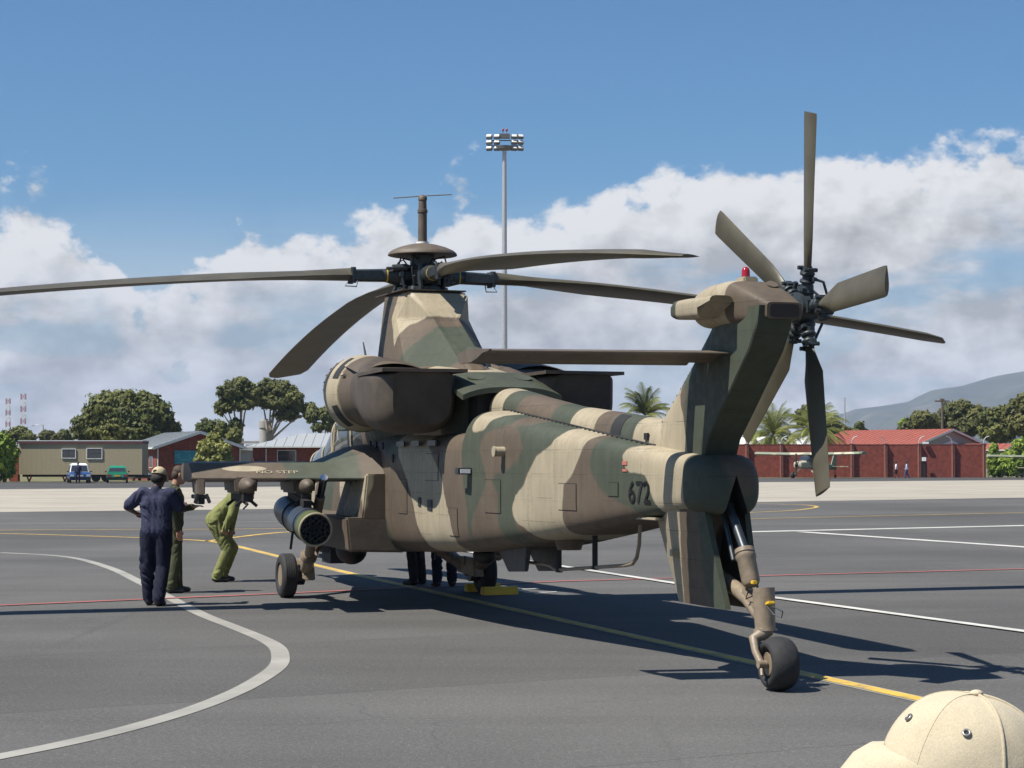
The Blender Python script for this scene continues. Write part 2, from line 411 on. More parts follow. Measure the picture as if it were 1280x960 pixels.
def stripe(name, pts, w, z, mat, curved=False):
    L = catmull(pts) if curved else [Vector((p[0], p[1], 0)) for p in pts]
    v = []; f = []
    for i, p in enumerate(L):
        d = (L[min(i + 1, len(L) - 1)] - L[max(i - 1, 0)]).normalized(); n = Vector((-d.y, d.x, 0)) * w / 2
        v += [(p.x + n.x, p.y + n.y, z), (p.x - n.x, p.y - n.y, z)]
        if i: f.append((2 * i - 2, 2 * i - 1, 2 * i + 1, 2 * i))
    me = bpy.data.meshes.new(name); me.from_pydata(v, [], f); me.update(); o = mesh_obj(name, me, mat); o['kind'] = 'structure'; return o
stripe('painted_line', [(-10.14, 38.75), (-8.95, 37.76), (-8.0, 36.23), (-6.75, 33.02), (-5.75, 29.92), (-4.61, 26.23), (-3.72, 23.36), (-3.08, 21.56), (-2.6, 20.2), (-2.32, 19.24), (-2.17, 18.37), (-2.08, 17.45), (-2.09, 16.54), (-2.17, 15.46), (-2.34, 14.37), (-2.61, 13.35), (-2.88, 12.64), (-3.15, 12.09), (-3.74, 10.95)], .17, .004, M['l_white'], True)
stripe('painted_line', [(-6.4, 43.25), (-5.73, 41.25), (-4.52, 37.45), (-2.4, 30.96), (2.56, 16.54), (3.18, 14.75), (5.6, 7.7)], .21, .004, M['l_white'])
stripe('painted_line', [(-6.4, 43.25), (-5.73, 41.25), (-4.52, 37.45), (-2.4, 30.96), (2.56, 16.54), (3.18, 14.75), (5.6, 7.7)], .15, .008, M['l_yellow'])
stripe('painted_line', [(-17.39, 50.61), (-12.81, 48.95), (-9.59, 46.89), (-7.36, 45.0), (-6.4, 43.25)], .16, .004, M['l_yellow'], True)
stripe('painted_line', [(-6.9, 44.2), (-6.52, 46.89), (-5.73, 50.05), (-3.51, 53.66), (-.47, 57.09), (5, 62), (8.13, 68.5), (10.05, 71.23), (11.23, 74.2), (12.07, 77.42), (12.14, 80.21), (11.53, 81.68), (9.87, 83.21), (4, 82)], .17, .004, M['l_yellow'], True)
stripe('painted_line', [(-17.79, 51.79), (-13.4, 51.19), (-3.43, 53.4), (7.24, 61.0), (17.93, 68.5), (26.11, 74.2)], .16, .008, M['l_yellow'], True)
stripe('painted_line', [(-19.37, 55.0), (-14.76, 56.37), (-3.69, 59.4)], .15, .004, M['l_white'])
stripe('painted_line', [(4.8, 48.95), (5.93, 50.05), (14.39, 54.98), (20.61, 58.59)], .5, .004, M['l_bright'])
stripe('painted_line', [(7.37, 50.05), (10.79, 41.25), (13.45, 34.28)], .36, .008, M['l_bright'])
stripe('painted_line', [(-8.05, 23.48), (-6.42, 24.58), (-3.27, 26.7), (.73, 29.5), (8.42, 32.8), (13.35, 35.2)], .12, .012, M['l_red'])
stripe('painted_line', [(-1.32, 40.51), (-.62, 38.09), (2.28, 29.33), (3.41, 26.08), (5.52, 20.6), (6.88, 16.9)], .16, .016, M['l_bright'])
# ------------------------------------------------------------------ helicopter (x forward, y to port, z up)
HANG = R(19.0)
heli = empty('attack_helicopter', (-1.689, 26.534, 0), R(90) + HANG)
tag(heli, 'camouflaged attack helicopter numbered 672 parked tail towards the camera', 'helicopter')

SAND_P = [
[(-7.94, 2.1), (-7.82, 2.04), (-7.73, 1.96), (-7.42, 1.87), (-7.25, 1.72), (-7.11, 1.57), (-6.88, 1.45), (-6.84, 1.36), (-6.86, 1.26), (-6.96, 1.18), (-7.15, 1.12), (-7.38, 1.0), (-7.61, .8), (-8.03, .8), (-8.03, 1.29), (-8.07, 1.6), (-8.26, 1.67), (-8.42, 1.86), (-8.51, 2.01), (-8.7, 2.1), (-8.75, 2.3), (-8.0, 2.3)],
[(-9.8, 2.1), (-9.57, 1.96), (-9.35, 1.93), (-9.31, 1.86), (-9.38, 1.76), (-9.46, 1.71), (-9.71, 1.72), (-9.82, 1.67), (-9.89, 1.53), (-9.97, 1.44), (-10.12, 1.3), (-10.44, 1.2), (-10.9, 1.2), (-10.9, 2.1)],
[(-5.74, 2.13), (-5.72, 2.2), (-5.77, 2.29), (-5.85, 2.5), (-6.45, 2.5), (-6.5, 2.35), (-6.35, 2.30), (-6.15, 2.25), (-6.07, 2.15), (-5.89, 2.12)],
[(-2.99, 2.5), (-4.16, 2.5), (-4.22, 2.0), (-4.53, 1.85), (-4.76, 1.7), (-4.88, 1.53), (-4.94, 1.34), (-5.11, 1.21), (-5.2, 0.98), (-5.2, 0.6), (-4.3, 0.6), (-4.11, 0.92), (-3.92, 1.1), (-3.8, 1.32), (-3.55, 1.58), (-3.16, 1.87), (-2.99, 2.07)],
[(-.2, 2.2), (-.5, 1.9), (-.45, 1.5), (-.1, 1.2), (.3, 1.3), (.4, 1.9)], [(2.2, 2.), (2., 1.2), (2.6, .5), (3.1, .5), (2.9, 1.3), (3.0, 2.)]]
GREEN_P = [
[(-5.51, 1.63), (-5.48, 1.85), (-5.46, 2.15), (-5.5, 2.5), (-5.95, 2.5), (-6.75, 2.5), (-6.7, 2.2), (-6.1, 2.11), (-5.97, 1.95), (-6.05, 1.79), (-6.2, 1.64), (-6.12, 1.5), (-5.95, 1.36), (-5.8, 1.23), (-5.69, 0.95), (-5.61, 0.6), (-5.64, 1.35)],
[(-6.83, 2.17), (-7.2, 2.2), (-7.3, 2.5), (-7.74, 2.5), (-8.17, 2.17), (-7.82, 2.04), (-7.74, 1.96), (-7.43, 1.87), (-7.25, 1.72), (-7.11, 1.57), (-6.88, 1.45), (-6.85, 1.26), (-6.97, 1.09), (-7.25, .8), (-6.78, .8), (-6.5, 1.1), (-6.47, 1.25), (-6.5, 1.46), (-6.3, 1.64), (-6.78, 1.75), (-7.11, 1.94), (-6.97, 2.1)],
[(-9.0, 2.3), (-8.71, 1.97), (-8.63, 1.8), (-8.71, 1.66), (-8.95, 1.52), (-9.23, 1.46), (-9.53, 1.38), (-9.82, 1.25), (-10.07, 1.2), (-10.1, 1.6), (-9.97, 2.3)],
[(-2.57, 0.6), (-2.5, 1.19), (-2.7, 1.1), (-2.84, 0.86), (-3.04, 0.6)],
[(-2.18, 2.5), (-2.99, 2.5), (-2.99, 2.07), (-3.16, 1.87), (-2.9, 1.83), (-2.38, 1.98)],
[(-1.2, 2.3), (-1.6, 1.6), (-1.3, .5), (-.7, .5), (-.9, 1.4), (-.6, 2.3)], [(.6, 2.2), (.7, 1.4), (1.2, .5), (1.9, .5), (1.6, 1.4), (1.8, 2.2)]]
def poly_sd(pts, poly):
    P = np.array(poly); n = len(P); d = np.full(len(pts), 1e9); ins = np.zeros(len(pts), bool)
    for i in range(n):
        a, b = P[i], P[(i + 1) % n]; e = b - a; w = pts - a
        t = np.clip((w @ e) / max(e @ e, 1e-12), 0, 1); q = w - t[:, None] * e
        d = np.minimum(d, np.hypot(q[:, 0], q[:, 1]))
        cr = (a[1] > pts[:, 1]) != (b[1] > pts[:, 1])
        with np.errstate(divide='ignore', invalid='ignore'):
            xi = (b[0] - a[0]) * (pts[:, 1] - a[1]) / (b[1] - a[1] if b[1] != a[1] else 1e-9) + a[0]
        ins ^= cr & (pts[:, 0] < xi)
    return np.where(ins, d, -d)
def paint(o, sand, green, proj=(0, 2)):
    me = o.data; n = len(me.vertices); co = np.empty(n * 3, np.float32); me.vertices.foreach_get('co', co); co = co.reshape(-1, 3)[:, list(proj)].astype(float)
    for nm, polys in (('sdf_sand', sand), ('sdf_green', green)):
        v = np.full(n, -9.0)
        for p in polys: v = np.maximum(v, poly_sd(co, p))
        at = me.attributes.new(nm, 'FLOAT', 'POINT'); at.data.foreach_set('value', v.astype(np.float32))
    return o
def interp_tab(tab, x, k): return float(np.interp(x, [r[0] for r in tab], [r[k] for r in tab]))
def smooth_tab(tab, xs):
    """table rows (x, ...) ascending, resampled with light smoothing"""
    T = np.array(tab); out = []
    for x in xs:
        row = [x]
        for k in range(1, T.shape[1]):
            row.append(float(np.mean([np.interp(x + d, T[:, 0], T[:, k]) for d in (-.12, -.06, 0, .06, .12)])))
        out.append(row)
    return out
def slabring(x, w, zt, zb, et, eb, n=72):
    zc, h = (zt + zb) / 2, (zt - zb) / 2; r = []
    for j in range(n):
        a = 2 * PI * j / n; c, s = math.cos(a), math.sin(a); e = et if s > 0 else eb
        r.append((x, w * math.copysign(abs(c) ** (2 / e), c), zc + h * math.copysign(abs(s) ** (2 / e), s)))
    return r
def fus_exp(x): return float(np.interp(x, [-10.5, -9.5, -6, -5, -3, -2, 0], [4.4, 5.2, 5.8, 5.8, 5.2, 4.4, 3.3])), float(np.interp(x, [-10.5, -9.5, -6, -3, -2, 0], [4.4, 5.4, 5.8, 5.4, 4.2, 3.2]))
def superring(x, w, zt, zb, e=3.0, n=56, yc=0.0):
    zc, h = (zt + zb) / 2, (zt - zb) / 2; r = []
    for j in range(n):
        a = 2 * PI * j / n; c, s = math.cos(a), math.sin(a)
        r.append((x, yc + w * math.copysign(abs(c) ** (2 / e), c), zc + h * math.copysign(abs(s) ** (2 / e), s)))
    return r
# --- fuselage
FT = [(-10.52, .30, 1.875, 1.40), (-9.5, .365, 1.965, 1.285), (-8, .47, 2.13, 1.10), (-6.8, .57, 2.26, .965), (-5.75, .66, 2.37, .865), (-5.55, .675, 2.33, .845), (-5.42, .68, 2.14, .83),
      (-4, .73, 2.14, .765), (-2.5, .75, 2.2, .70), (-1.2, .68, 2.15, .64), (0, .60, 1.95, .60), (1.5, .56, 1.8, .58), (3.0, .48, 1.55, .60), (3.8, .36, 1.38, .68), (4.25, .18, 1.2, .8), (4.4, .03, 1.05, .95)]
xs = sorted(set([round(v, 3) for v in np.linspace(-10.5, 4.38, 190)]))
m = MB()
rings = []
for x, w, zt, zb in smooth_tab(FT, xs):
    if -5.75 < x < -5.3:                                   # crisp front of the rear shoulder
        w = interp_tab(FT, x, 1); zt = float(np.interp(x, [-5.75, -5.62, -5.52, -5.46, -5.43], [2.37, 2.345, 2.29, 2.2, 2.12])); zb = interp_tab(FT, x, 3)
    elif x >= -5.3: zt = min(zt, interp_tab(FT, x, 2) + .02)
    rings.append(slabring(x, w, zt, zb, *fus_exp(x)))
m.rings(rings)
fus = paint(m.build('fuselage', M['camo'], heli, 40), SAND_P, GREEN_P)

def side_y(x): return interp_tab(FT, x, 1)
def side_at(x, z):
    w, zt, zb = [interp_tab(FT, x, k) for k in (1, 2, 3)]; zc, h = (zt + zb) / 2, (zt - zb) / 2; u = min(abs(z - zc) / h, .999); e = fus_exp(x)[0 if z > zc else 1]
    return w * (1 - u ** e) ** (1 / e)
def hatch(x0, x1, z0, z1):
    N = 7; k = MB(); k.rings([[(x, side_at(x, z) + .003, z) for z in np.linspace(z0 - .006, z1 + .006, N)] for x in np.linspace(x0 - .007, x1 + .007, N)], closed=False); g_ = k.build('hatch_gap', M['black'], fus, 40)
    k = MB(); k.rings([[(x, side_at(x, z) + .0065, z) for z in np.linspace(z0, z1, 16)] for x in np.linspace(x0, x1, 16)], closed=False); paint(k.build('access_hatch', M['camo'], fus, 40), SAND_P, GREEN_P)
for q in [(-6.55, -6.15, 1.28, 1.62), (-8.35, -7.95, 1.35, 1.6), (-3.55, -3.2, 1.2, 1.6), (-4.7, -4.25, 1.6, 1.9), (-5.35, -5.05, 1.0, 1.3), (-9.25, -9.05, 1.5, 1.62)]: hatch(*q)
# --- tail cone with the wedge shaped cut for the tail wheel leg
m = MB()
m.rings([superring(x, w, zt, zb, e, 48) for x, w, zt, zb, e in [(-10.5, .303, 1.880, 1.38, 4.2), (-10.6, .300, 1.878, 1.37, 4.0), (-10.62, .297, 1.876, 1.365, 3.8), (-10.72, .285, 1.868, 1.36, 3.2), (-10.82, .25, 1.84, 1.36, 2.7), (-10.88, .2, 1.79, 1.36, 2.4), (-10.91, .12, 1.72, 1.37, 2.2)]])
tailc = m.build('tail_cone', [M['camo_n'], M['black']], heli, 40)
k = MB(); k.cur = 1
k.prism([(-11.2, 0, 1.70), (-11.2, -.17, 1.2), (-11.2, .17, 1.2)], (.62, 0, 0))
cut = k.build('cutter', [M['camo_n'], M['black']], heli, 0)
bo = tailc.modifiers.new('cut', 'BOOLEAN'); bo.operation = 'DIFFERENCE'; bo.object = cut; bo.solver = 'EXACT'
dg = bpy.context.evaluated_depsgraph_get()
me2 = bpy.data.meshes.new_from_object(tailc.evaluated_get(dg)); tailc.modifiers.clear(); tailc.data = me2
bpy.data.objects.remove(cut)
# --- spine over the tail rotor drive shaft
ST = [(-10.0, .13, 2.12), (-9.7, .16, 2.17), (-9.3, .18, 2.205), (-8.63, .2, 2.265), (-7.3, .225, 2.37), (-6.3, .245, 2.49), (-5.75, .25, 2.565), (-5.3, .25, 2.62), (-5.12, .245, 2.62), (-5.05, .225, 2.58), (-5.0, .18, 2.5)]
m = MB(); m.rings([superring(x, interp_tab(ST, x, 1), interp_tab(ST, x, 2), interp_tab(ST, x, 2) - .5, 2.3, 40) for x in np.linspace(-10.0, -5.0, 66)])
bands = [(-5.02, -5.5), (-7.5, -8.12), (-9.05, -10.2)]
gb = [(-4.9, -5.06), (-5.5, -5.95), (-6.95, -7.5), (-8.5, -9.05)]
paint(m.build('drive_shaft_cover', M['camo'], heli, 40), [[(a, 1), (b, 1), (b - .12, 3), (a - .12, 3)] for a, b in bands], [[(a, 1), (b, 1), (b - .12, 3), (a - .12, 3)] for a, b in gb])
for s in (1, -1):
    pts = []
    for x in np.linspace(-9.6, -5.5, 40):
        w, zt_, zb_ = [interp_tab(FT, x, k) for k in (1, 2, 3)]; zc, h = (zt_ + zb_) / 2, (zt_ - zb_) / 2; e = fus_exp(x)[0]; y = interp_tab(ST, x, 1) * .99 + .006; pts.append((x, s * y, zc + h * (1 - (y / w) ** e) ** (1 / e) + .004))
    m = MB(); m.tube(pts, .010, 6); m.build('spine_seam', M['black'], heli, 60)
m = MB(); zt = interp_tab(ST, -8.72, 2)
m.rings([superring(x, interp_tab(ST, x, 1) + .004, interp_tab(ST, x, 2) + .004, interp_tab(ST, x, 2) - .5, 2.3, 40)[1:9] for x in np.linspace(-8.83, -8.6, 5)], closed=False)
m.build('formation_light_strip', M['black'], heli, 40)
m = MB(); m.box((-9.42, .178, 2.04), (.08, .02, .06)); m.build('vent', M['black'], heli, 0)
# --- fin
FIN = [(1.78, -8.95, -10.56, .155), (2.0, -9.2, -10.68, .158), (2.22, -9.52, -10.93, .16), (2.46, -9.88, -11.2, .16), (2.7, -10.22, -11.47, .16), (2.9, -10.5, -11.62, .16), (3.06, -10.68, -11.64, .15)]
def foil(le, te, t, z):
    c = te - le; r = []
    prof = [(0, 0), (.03, .32), (.1, .6), (.25, .9), (.4, 1.0), (.6, 1.0), (.8, 1.0), (.985, 1.0), (1, .94)]
    up = [(le + c * a, t * b, z) for a, b in prof]; dn = [(le + c * a, -t * b, z) for a, b in prof[1:]][::-1]
    return up + dn
m = MB(); m.rings([foil(*[interp_tab(FIN, z, k) for k in (1, 2, 3)], z) for z in np.linspace(1.78, 3.06, 30)])
paint(m.build('tail_fin', M['camo'], heli, 30), [[(-8.5, 1.6), (-8.9, 2.0), (-9.9, 2.55), (-10.05, 2.45), (-10.2, 2.2), (-10.33, 1.6)]], [[(-10.3, 1.6), (-10.2, 2.3), (-10.5, 2.75), (-11.6, 2.75), (-11.5, 2.3), (-11.2, 1.6)], [(-10.05, 2.45), (-11.8, 2.45), (-11.8, 3.3), (-10.35, 3.3), (-10.2, 2.75)]])  # upper green patch is camouflage and also painted-in shade below the gearbox pod
m = MB()
for s in (1, -1):
    for x in np.arange(-9.5, -5.5, .11):
        w, zt_, zb_ = [interp_tab(FT, x, k) for k in (1, 2, 3)]; zc, h = (zt_ + zb_) / 2, (zt_ - zb_) / 2; e = fus_exp(x)[0]; y = interp_tab(ST, x, 1) + .035; z = zc + h * (1 - (y / w) ** e) ** (1 / e); m.box((x, s * y, z), (.022, .016, .014))
    for z in np.arange(1.95, 2.9, .055):
        le = interp_tab(FIN, z, 1); m.box((le - .15, s * interp_tab(FIN, z, 3) * .6, z), (.014, .012, .016))
m.build('rivet_row', M['black'], heli, 0)['kind'] = 'stuff'
# --- tail gearbox pod, scoop, beacon
m = MB()
GP = [(-10.36, .04, 3.13, 3.05, 2.2, .04), (-10.42, .13, 3.21, 2.99, 2.3, .04), (-10.55, .20, 3.27, 2.94, 2.4, .03), (-10.75, .235, 3.30, 2.92, 2.6, .02), (-11.0, .24, 3.31, 2.92, 2.8, 0), (-11.2, .235, 3.29, 2.92, 3.4, -.02), (-11.22, .232, 3.285, 2.92, 4.5, -.02), (-11.45, .20, 3.19, 2.93, 5, -.05), (-11.66, .155, 3.085, 2.95, 6, -.07)]
m.rings([superring(x, w, zt, zb, e, 44, yc) for x, w, zt, zb, e, yc in GP])
paint(m.build('gearbox_pod', M['camo'], heli, 38), [[(-10.52, 2.8), (-10.5, 3.5), (-11.16, 3.5), (-11.16, 2.8)]], [[(-10.2, 2.8), (-10.2, 3.5), (-10.55, 3.5), (-10.55, 2.8)]])
m = MB(); m.rings([superring(-11.663, .13, 3.07, 2.965, 6, 24, -.07), superring(-11.60, .13, 3.07, 2.965, 6, 24, -.07)]); m.build('pod_outlet', M['black'], heli, 30)
m = MB(); m.cyl((-11.3, -.13, 3.22), (-11.33, -.13, 3.262), .05, .048, 20); m.build('filler_cap', M['brown'], heli)
m = MB()
sc = [(-10.40, .03, 3.11, 3.07), (-10.44, .075, 3.145, 3.03), (-10.53, .10, 3.17, 3.01), (-10.75, .105, 3.172, 2.995), (-11.0, .105, 3.165, 2.99)]
m.rings([superring(x, w, zt, zb, 3.6, 28, .31) for x, w, zt, zb in sc] + [[(p[0] - (.24 if p[2] > 3.09 else .0) , p[1], p[2]) for p in superring(-11.05, .105, 3.16, 2.99, 4, 28, .31)]])
paint(m.build('air_scoop', M['camo'], heli, 32), [[(-10.6, 2.8), (-10.6, 3.4), (-11.6, 3.4), (-11.6, 2.8)]], [[(-10.2, 2.8), (-10.2, 3.4), (-10.61, 3.4), (-10.61, 2.8)]])
m = MB(); m.box((-11.02, -.05, 3.315), (.17, .13, .05)); m.build('beacon_base', M['sand'], heli, 0, .012)
m = MB(); m.lathe((-11.0, -.05, 3.335), (0, 0, 1), [(0, .036), (.01, .036), (.06, .034), (.08, .028), (.092, .014), (.095, .0)], 20); m.build('beacon_light', M['red_lens'], heli, 60)
# --- port stabiliser
def stab_ring(y):
    le, te = -10.76 + .21 * y, -11.17 + .15 * y; z = 2.70; c = te - le
    pr = [(0, .0), (.03, .022), (.12, .034), (.35, .036), (.65, .022), (1, .004)]; lw = [(1, -.004), (.7, .004), (.45, -.012), (.25, -.05), (.1, -.062), (.03, -.045)]
    return [(le + c * a, y, z + h) for a, h in pr] + [(le + c * a, y, z + h) for a, h in lw]
m = MB(); m.rings([stab_ring(y) for y in [.05, .3, .8, 1.2, 1.6, 1.95, 2.13]]); stab = m.build('horizontal_stabiliser', M['brown'], heli, 30)
def slat_ring(y):
    le = -10.36 + .145 * y; pr = [(0, -.04), (.01, -.012), (.05, .012), (.11, .02), (.17, .016), (.17, .008), (.10, -.02), (.04, -.05), (.01, -.055)]
    return [(le - a, y, 2.69 + h) for a, h in pr]
m = MB(); m.rings([slat_ring(y) for y in [.2, .8, 1.4, 2.0, 2.13]]); m.build('leading_edge_slat', M['brown'], stab, 30)
m = MB(); m.prism([(-10.24, .02, 2.69), (-10.72, .02, 2.69), (-10.69, .42, 2.69), (-10.33, .42, 2.69)], (0, 0, .03)); m.build('root_fillet', M['brown'], stab, 0)
m = MB(); m.prism([(-10.03, 2.13, 2.66), (-10.06, 2.13, 2.715), (-10.25, 2.13, 2.738), (-10.88, 2.13, 2.712), (-10.86, 2.13, 2.70), (-10.70, 2.13, 2.69), (-10.55, 2.13, 2.652), (-10.40, 2.13, 2.628), (-10.1, 2.13, 2.628)], (0, .022, 0)); m.build('tip_plate', M['brown'], stab, 0)
# --- ventral fin: open channel in plan
m = MB()
def vent_ring(z):
    f = (1.42 - z) / .84
    t0, t1 = .285 - .13 * f, .21 - .05 * f; nx = -9.40 - .44 * f; c1 = -10.12 + .03 * f; te = -10.72 - .32 * f
    o = [(nx, 0), (nx - .06, t0 * .45), (c1, t0), (c1 - .03, t0 - .01), (te, t1)]
    i = [(te, t1 - .05), (c1 - .2, t0 - .09), (c1 - .12, .0)]
    full = o + i + [(x, -y) for x, y in i[:2][::-1]] + [(x, -y) for x, y in o[1:][::-1]]
    return [(x, y, z) for x, y in full]
m.rings([vent_ring(z) for z in [1.45, 1.42, 1.2, 1.0, .8, .63, .6]])
paint(m.build('ventral_fin', M['camo'], heli, 25), [[(-9.4, .3), (-9.4, 1.6), (-10.36, 1.6), (-10.12, .3)]], [[(-10.7, .3), (-10.6, 1.6), (-11.3, 1.6), (-11.3, .3)]])
m = MB(); m.box((-10.16, .235, 1.03), (.07, .06, .06)); m.box((-10.19, .26, 1.035), (.03, .03, .035)); m.build('position_light', M['sand'], heli, 0, .006)
# --- tail wheel
m = MB(); m.cyl((-10.62, 0, 1.62), (-11.08, 0, 1.06), .038, None, 16); m.cyl((-10.6, .03, 1.6), (-10.95, .05, 1.0), .02, None, 10); m.build('shock_strut_rod', M['steel'], heli)
m = MB(); m.lathe((-11.05, 0, 1.10), (-.42, 0, -.91), [(0, .05), (.005, .082), (.04, .084), (.045, .076), (.055, .076), (.06, .086), (.09, .086), (.10, .078), (.29, .076), (.32, .06), (.325, .02)], 28); m.build('shock_strut_cylinder', M['tan_metal'], heli, 40)
m = MB(); m.tube([(-10.45, 0, .86), (-10.9, 0, .76), (-11.12, 0, .69), (-11.42, 0, .52)], [.085, .062, .058, .052], 16)
m.tube([(-11.40, 0, .80), (-11.43, 0, .46)], [.092, .082], 22); m.cyl((-11.43, 0, .475), (-11.432, 0, .455), .098, None, 22)
m.bar((-11.1, 0, .76), (-11.3, 0, .62), .09, .05); m.build('trailing_arm', M['tan_metal'], heli, 40)
m = MB(); m.tube([(-11.27, 0, .83), (-11.32, .03, .74), (-11.24, .08, .70), (-11.3, .08, .78), (-11.4, .1, .79)], .008, 8); m.tube([(-11.5, .02, .66), (-11.58, 0, .6), (-11.66, -.03, .58), (-11.68, -.03, .63), (-11.55, 0, .66)], .006, 6); m.build('brake_line', M['steel'], heli)
m = MB(); m.box((-11.5, .0, .68), (.1, .06, .025), Matrix.Rotation(R(15), 3, 'Y')); m.build('towing_tag', M['yellow'], heli, 0, .005)
m = MB(); m.box((-11.27, .02, .835), (.05, .04, .03)); m.build('safety_clip', M['yellow'], heli, 0, .005)
yawM = Matrix.Rotation(R(-6), 3, 'Z')
def wheel(name, c, rad, wid, parent, rim=.5, yaw=0.0, grooves=3):
    w = empty(name, (0, 0, 0), 0, parent)
    ax = Matrix.Rotation(yaw, 3, 'Z') @ Vector((0, 1, 0))
    h = wid / 2; t = MB(); fat = grooves == 0; pr = [(-h * .72, rad * rim), (-h * .95, rad * (rim + .1)), (-h, rad * .74), (-h * .93, rad * .87), (-h * .75, rad * .96)]
    for g in range(grooves):
        a = -h * .6 + (g + .5) * h * 1.2 / grooves
        pr += [(a - .014, rad * .992), (a - .006, rad * .992), (a - .0055, rad * .975), (a + .0055, rad * .975), (a + .006, rad * .992), (a + .014, rad * .992)]
    pr += [(h * .75, rad * .96), (h * .93, rad * .87), (h, rad * .74), (h * .95, rad * (rim + .1)), (h * .72, rad * rim)]
    if fat: pr = [(-h * .6, rad * rim)] + [(-h * math.cos(b), rad * .71 + rad * .29 * math.sin(b)) for b in np.linspace(-.55, PI + .55, 26)] + [(h * .6, rad * rim)]
    t.lathe(c, ax, pr, 56); t.build('tyre', M['rubber'], w, 28)
    r = MB(); r.lathe(c, ax, [(-h * .8, rad * rim * .98), (-h * .82, rad * rim * .88), (-h * .55, rad * rim * .82), (-h * .5, rad * rim * .35), (-h * .75, rad * rim * .3), (-h * .75, .0), (h * .75, .0), (h * .75, rad * rim * .3), (h * .5, rad * rim * .35), (h * .55, rad * rim * .82), (h * .82, rad * rim * .88), (h * .8, rad * rim * .98)], 40)
    for j in range(8):
        a = 2 * PI * j / 8
        for s in (-1, 1):
            pc = Vector(c) + ax * s * h * .56 + Matrix.Rotation(yaw, 3, 'Z') @ Vector((math.cos(a) * rad * rim * .6, 0, math.sin(a) * rad * rim * .6)); r.cyl(pc, pc + ax * s * .015, rad * .03, None, 8)
    r.build('rim', M['wheelrim'], w, 30)
    return w
wheel('tail_wheel', (-11.62, -.02, .213), .215, .235, heli, .44, R(-4), 0)
m = MB(); m.tube([(-11.44, .0, .47), (-11.46, .05, .43), (-11.47, .125, .40), (-11.53, .138, .31), (-11.62, .13, .213)], [.07, .055, .04, .03, .03], 14); m.cyl((-11.62, .09, .213), (-11.62, .16, .213), .032, None, 16); m.cyl((-11.64, .14, .18), (-11.67, .15, .13), .014, None, 8); m.build('wheel_fork', M['tan_metal'], heli, 40)
# --- engine deck and mast fairing
m = MB()
DT = [(-4.7, .40, 2.66), (-4.55, .5, 2.76), (-4.4, .55, 2.82), (-3.6, .58, 2.93), (-2.6, .62, 3.06), (-1.6, .64, 3.1), (-1.0, .58, 2.95), (-.5, .5, 2.6), (-.3, .45, 2.3)]
m.rings([superring(x, interp_tab(DT, x, 1), interp_tab(DT, x, 2), 1.9, 4.0, 48) for x in np.linspace(-4.7, -.3, 42)])
paint(m.build('engine_deck', M['camo'], heli, 35), [[(-4.3, 1.8), (-4.2, 3.2), (-3.4, 3.2), (-3.2, 1.8)]], [[(-4.4, 1.8), (-4.3, 3.2), (-5.6, 3.2), (-5.6, 1.8)], [(-2.6, 2.), (-2.2, 3.3), (-1.2, 3.3), (-1.4, 2.)]])
m = MB()
m.rings([[(x, y, interp_tab([(-5.22, 2.615), (-4.9, 2.70), (-4.5, 2.815)], x, 1) - .10 * abs(y / .6) ** 3 + dz) for y, dz in [(yy_, .02) for yy_ in np.linspace(-.58, .58, 15)] + [(yy_, -.04) for yy_ in np.linspace(.58, -.58, 15)]] for x in np.linspace(-5.22, -4.35, 12)])
paint(m.build('deck_panel', M['camo'], heli, 35), [], [[(-4, 2), (-6, 2), (-6, 3.5), (-4, 3.5)]])
m = MB(); m.box((-4.87, 0, 2.33), (.34, .7, .6)); m.build('bay_shade_block', M['black'], heli, 0)  # solid black block stands in for the shade under the deck panel
for y_ in (.28, -.28): m = MB(); m.cyl((-4.75, y_, 2.75), (-4.757, y_, 2.768), .10, None, 24); m.build('deck_vent', M['green'], heli)
V = [(-1.35, .42, 3.95), (-2.27, .37, 3.93), (-2.27, -.42, 3.93), (-1.35, -.42, 3.95),      # top
     (-2.68, .14, 3.55), (-2.68, -.14, 3.55),                                                # knuckle
     (-4.0, .12, 2.87), (-4.0, -.12, 2.87), (-4.0, .2, 2.78), (-4.0, -.2, 2.78),             # aft end
     (-2.75, .56, 2.95), (-2.75, -.58, 2.95), (-1.5, .57, 3.02), (-1.5, -.57, 3.02), (-1.1, .3, 3.0), (-1.1, -.3, 3.0), (-1.1, .25, 3.93), (-1.1, -.25, 3.93), (-2.05, .47, 3.6), (-2.05, -.49, 3.6)]
Fc = [(0, 1, 2, 3, 17, 16), (1, 4, 5, 2), (4, 6, 7, 5), (6, 8, 9, 7), (1, 18, 10, 8, 6, 4), (2, 5, 7, 9, 11, 19), (0, 12, 10, 18, 1), (3, 2, 19, 11, 13), (0, 16, 14, 12), (3, 13, 15, 17), (16, 17, 15, 14), (12, 14, 15, 13, 11, 9, 8, 10)]
m = MB(); m.v = V; m.f = Fc; m.mi = [0] * len(Fc)
mf = m.build('mast_fairing', M['camo'], heli, 20, .03, 2)
bm = bmesh.new(); bm.from_mesh(mf.data); bmesh.ops.triangulate(bm, faces=[f for f in bm.faces if len(f.verts) > 4])
for _ in range(5): bmesh.ops.subdivide_edges(bm, edges=[e for e in bm.edges if e.calc_length() > .05], cuts=1, use_grid_fill=True)
bm.to_mesh(mf.data); bm.free()
paint(mf, [[(-1.98, 4.1), (-1.9, 3.6), (-2.05, 3.45), (-2.2, 3.22), (-2.38, 3.5), (-2.6, 3.6), (-2.72, 3.58), (-2.5, 4.1)]], [[(-2.6, 3.2), (-2.9, 3.5), (-3.6, 3.4), (-3.75, 3.02), (-3.2, 2.7), (-2.4, 2.7)], [(-1.3, 2.8), (-1.4, 3.4), (-1.6, 3.2), (-1.7, 2.8)]])
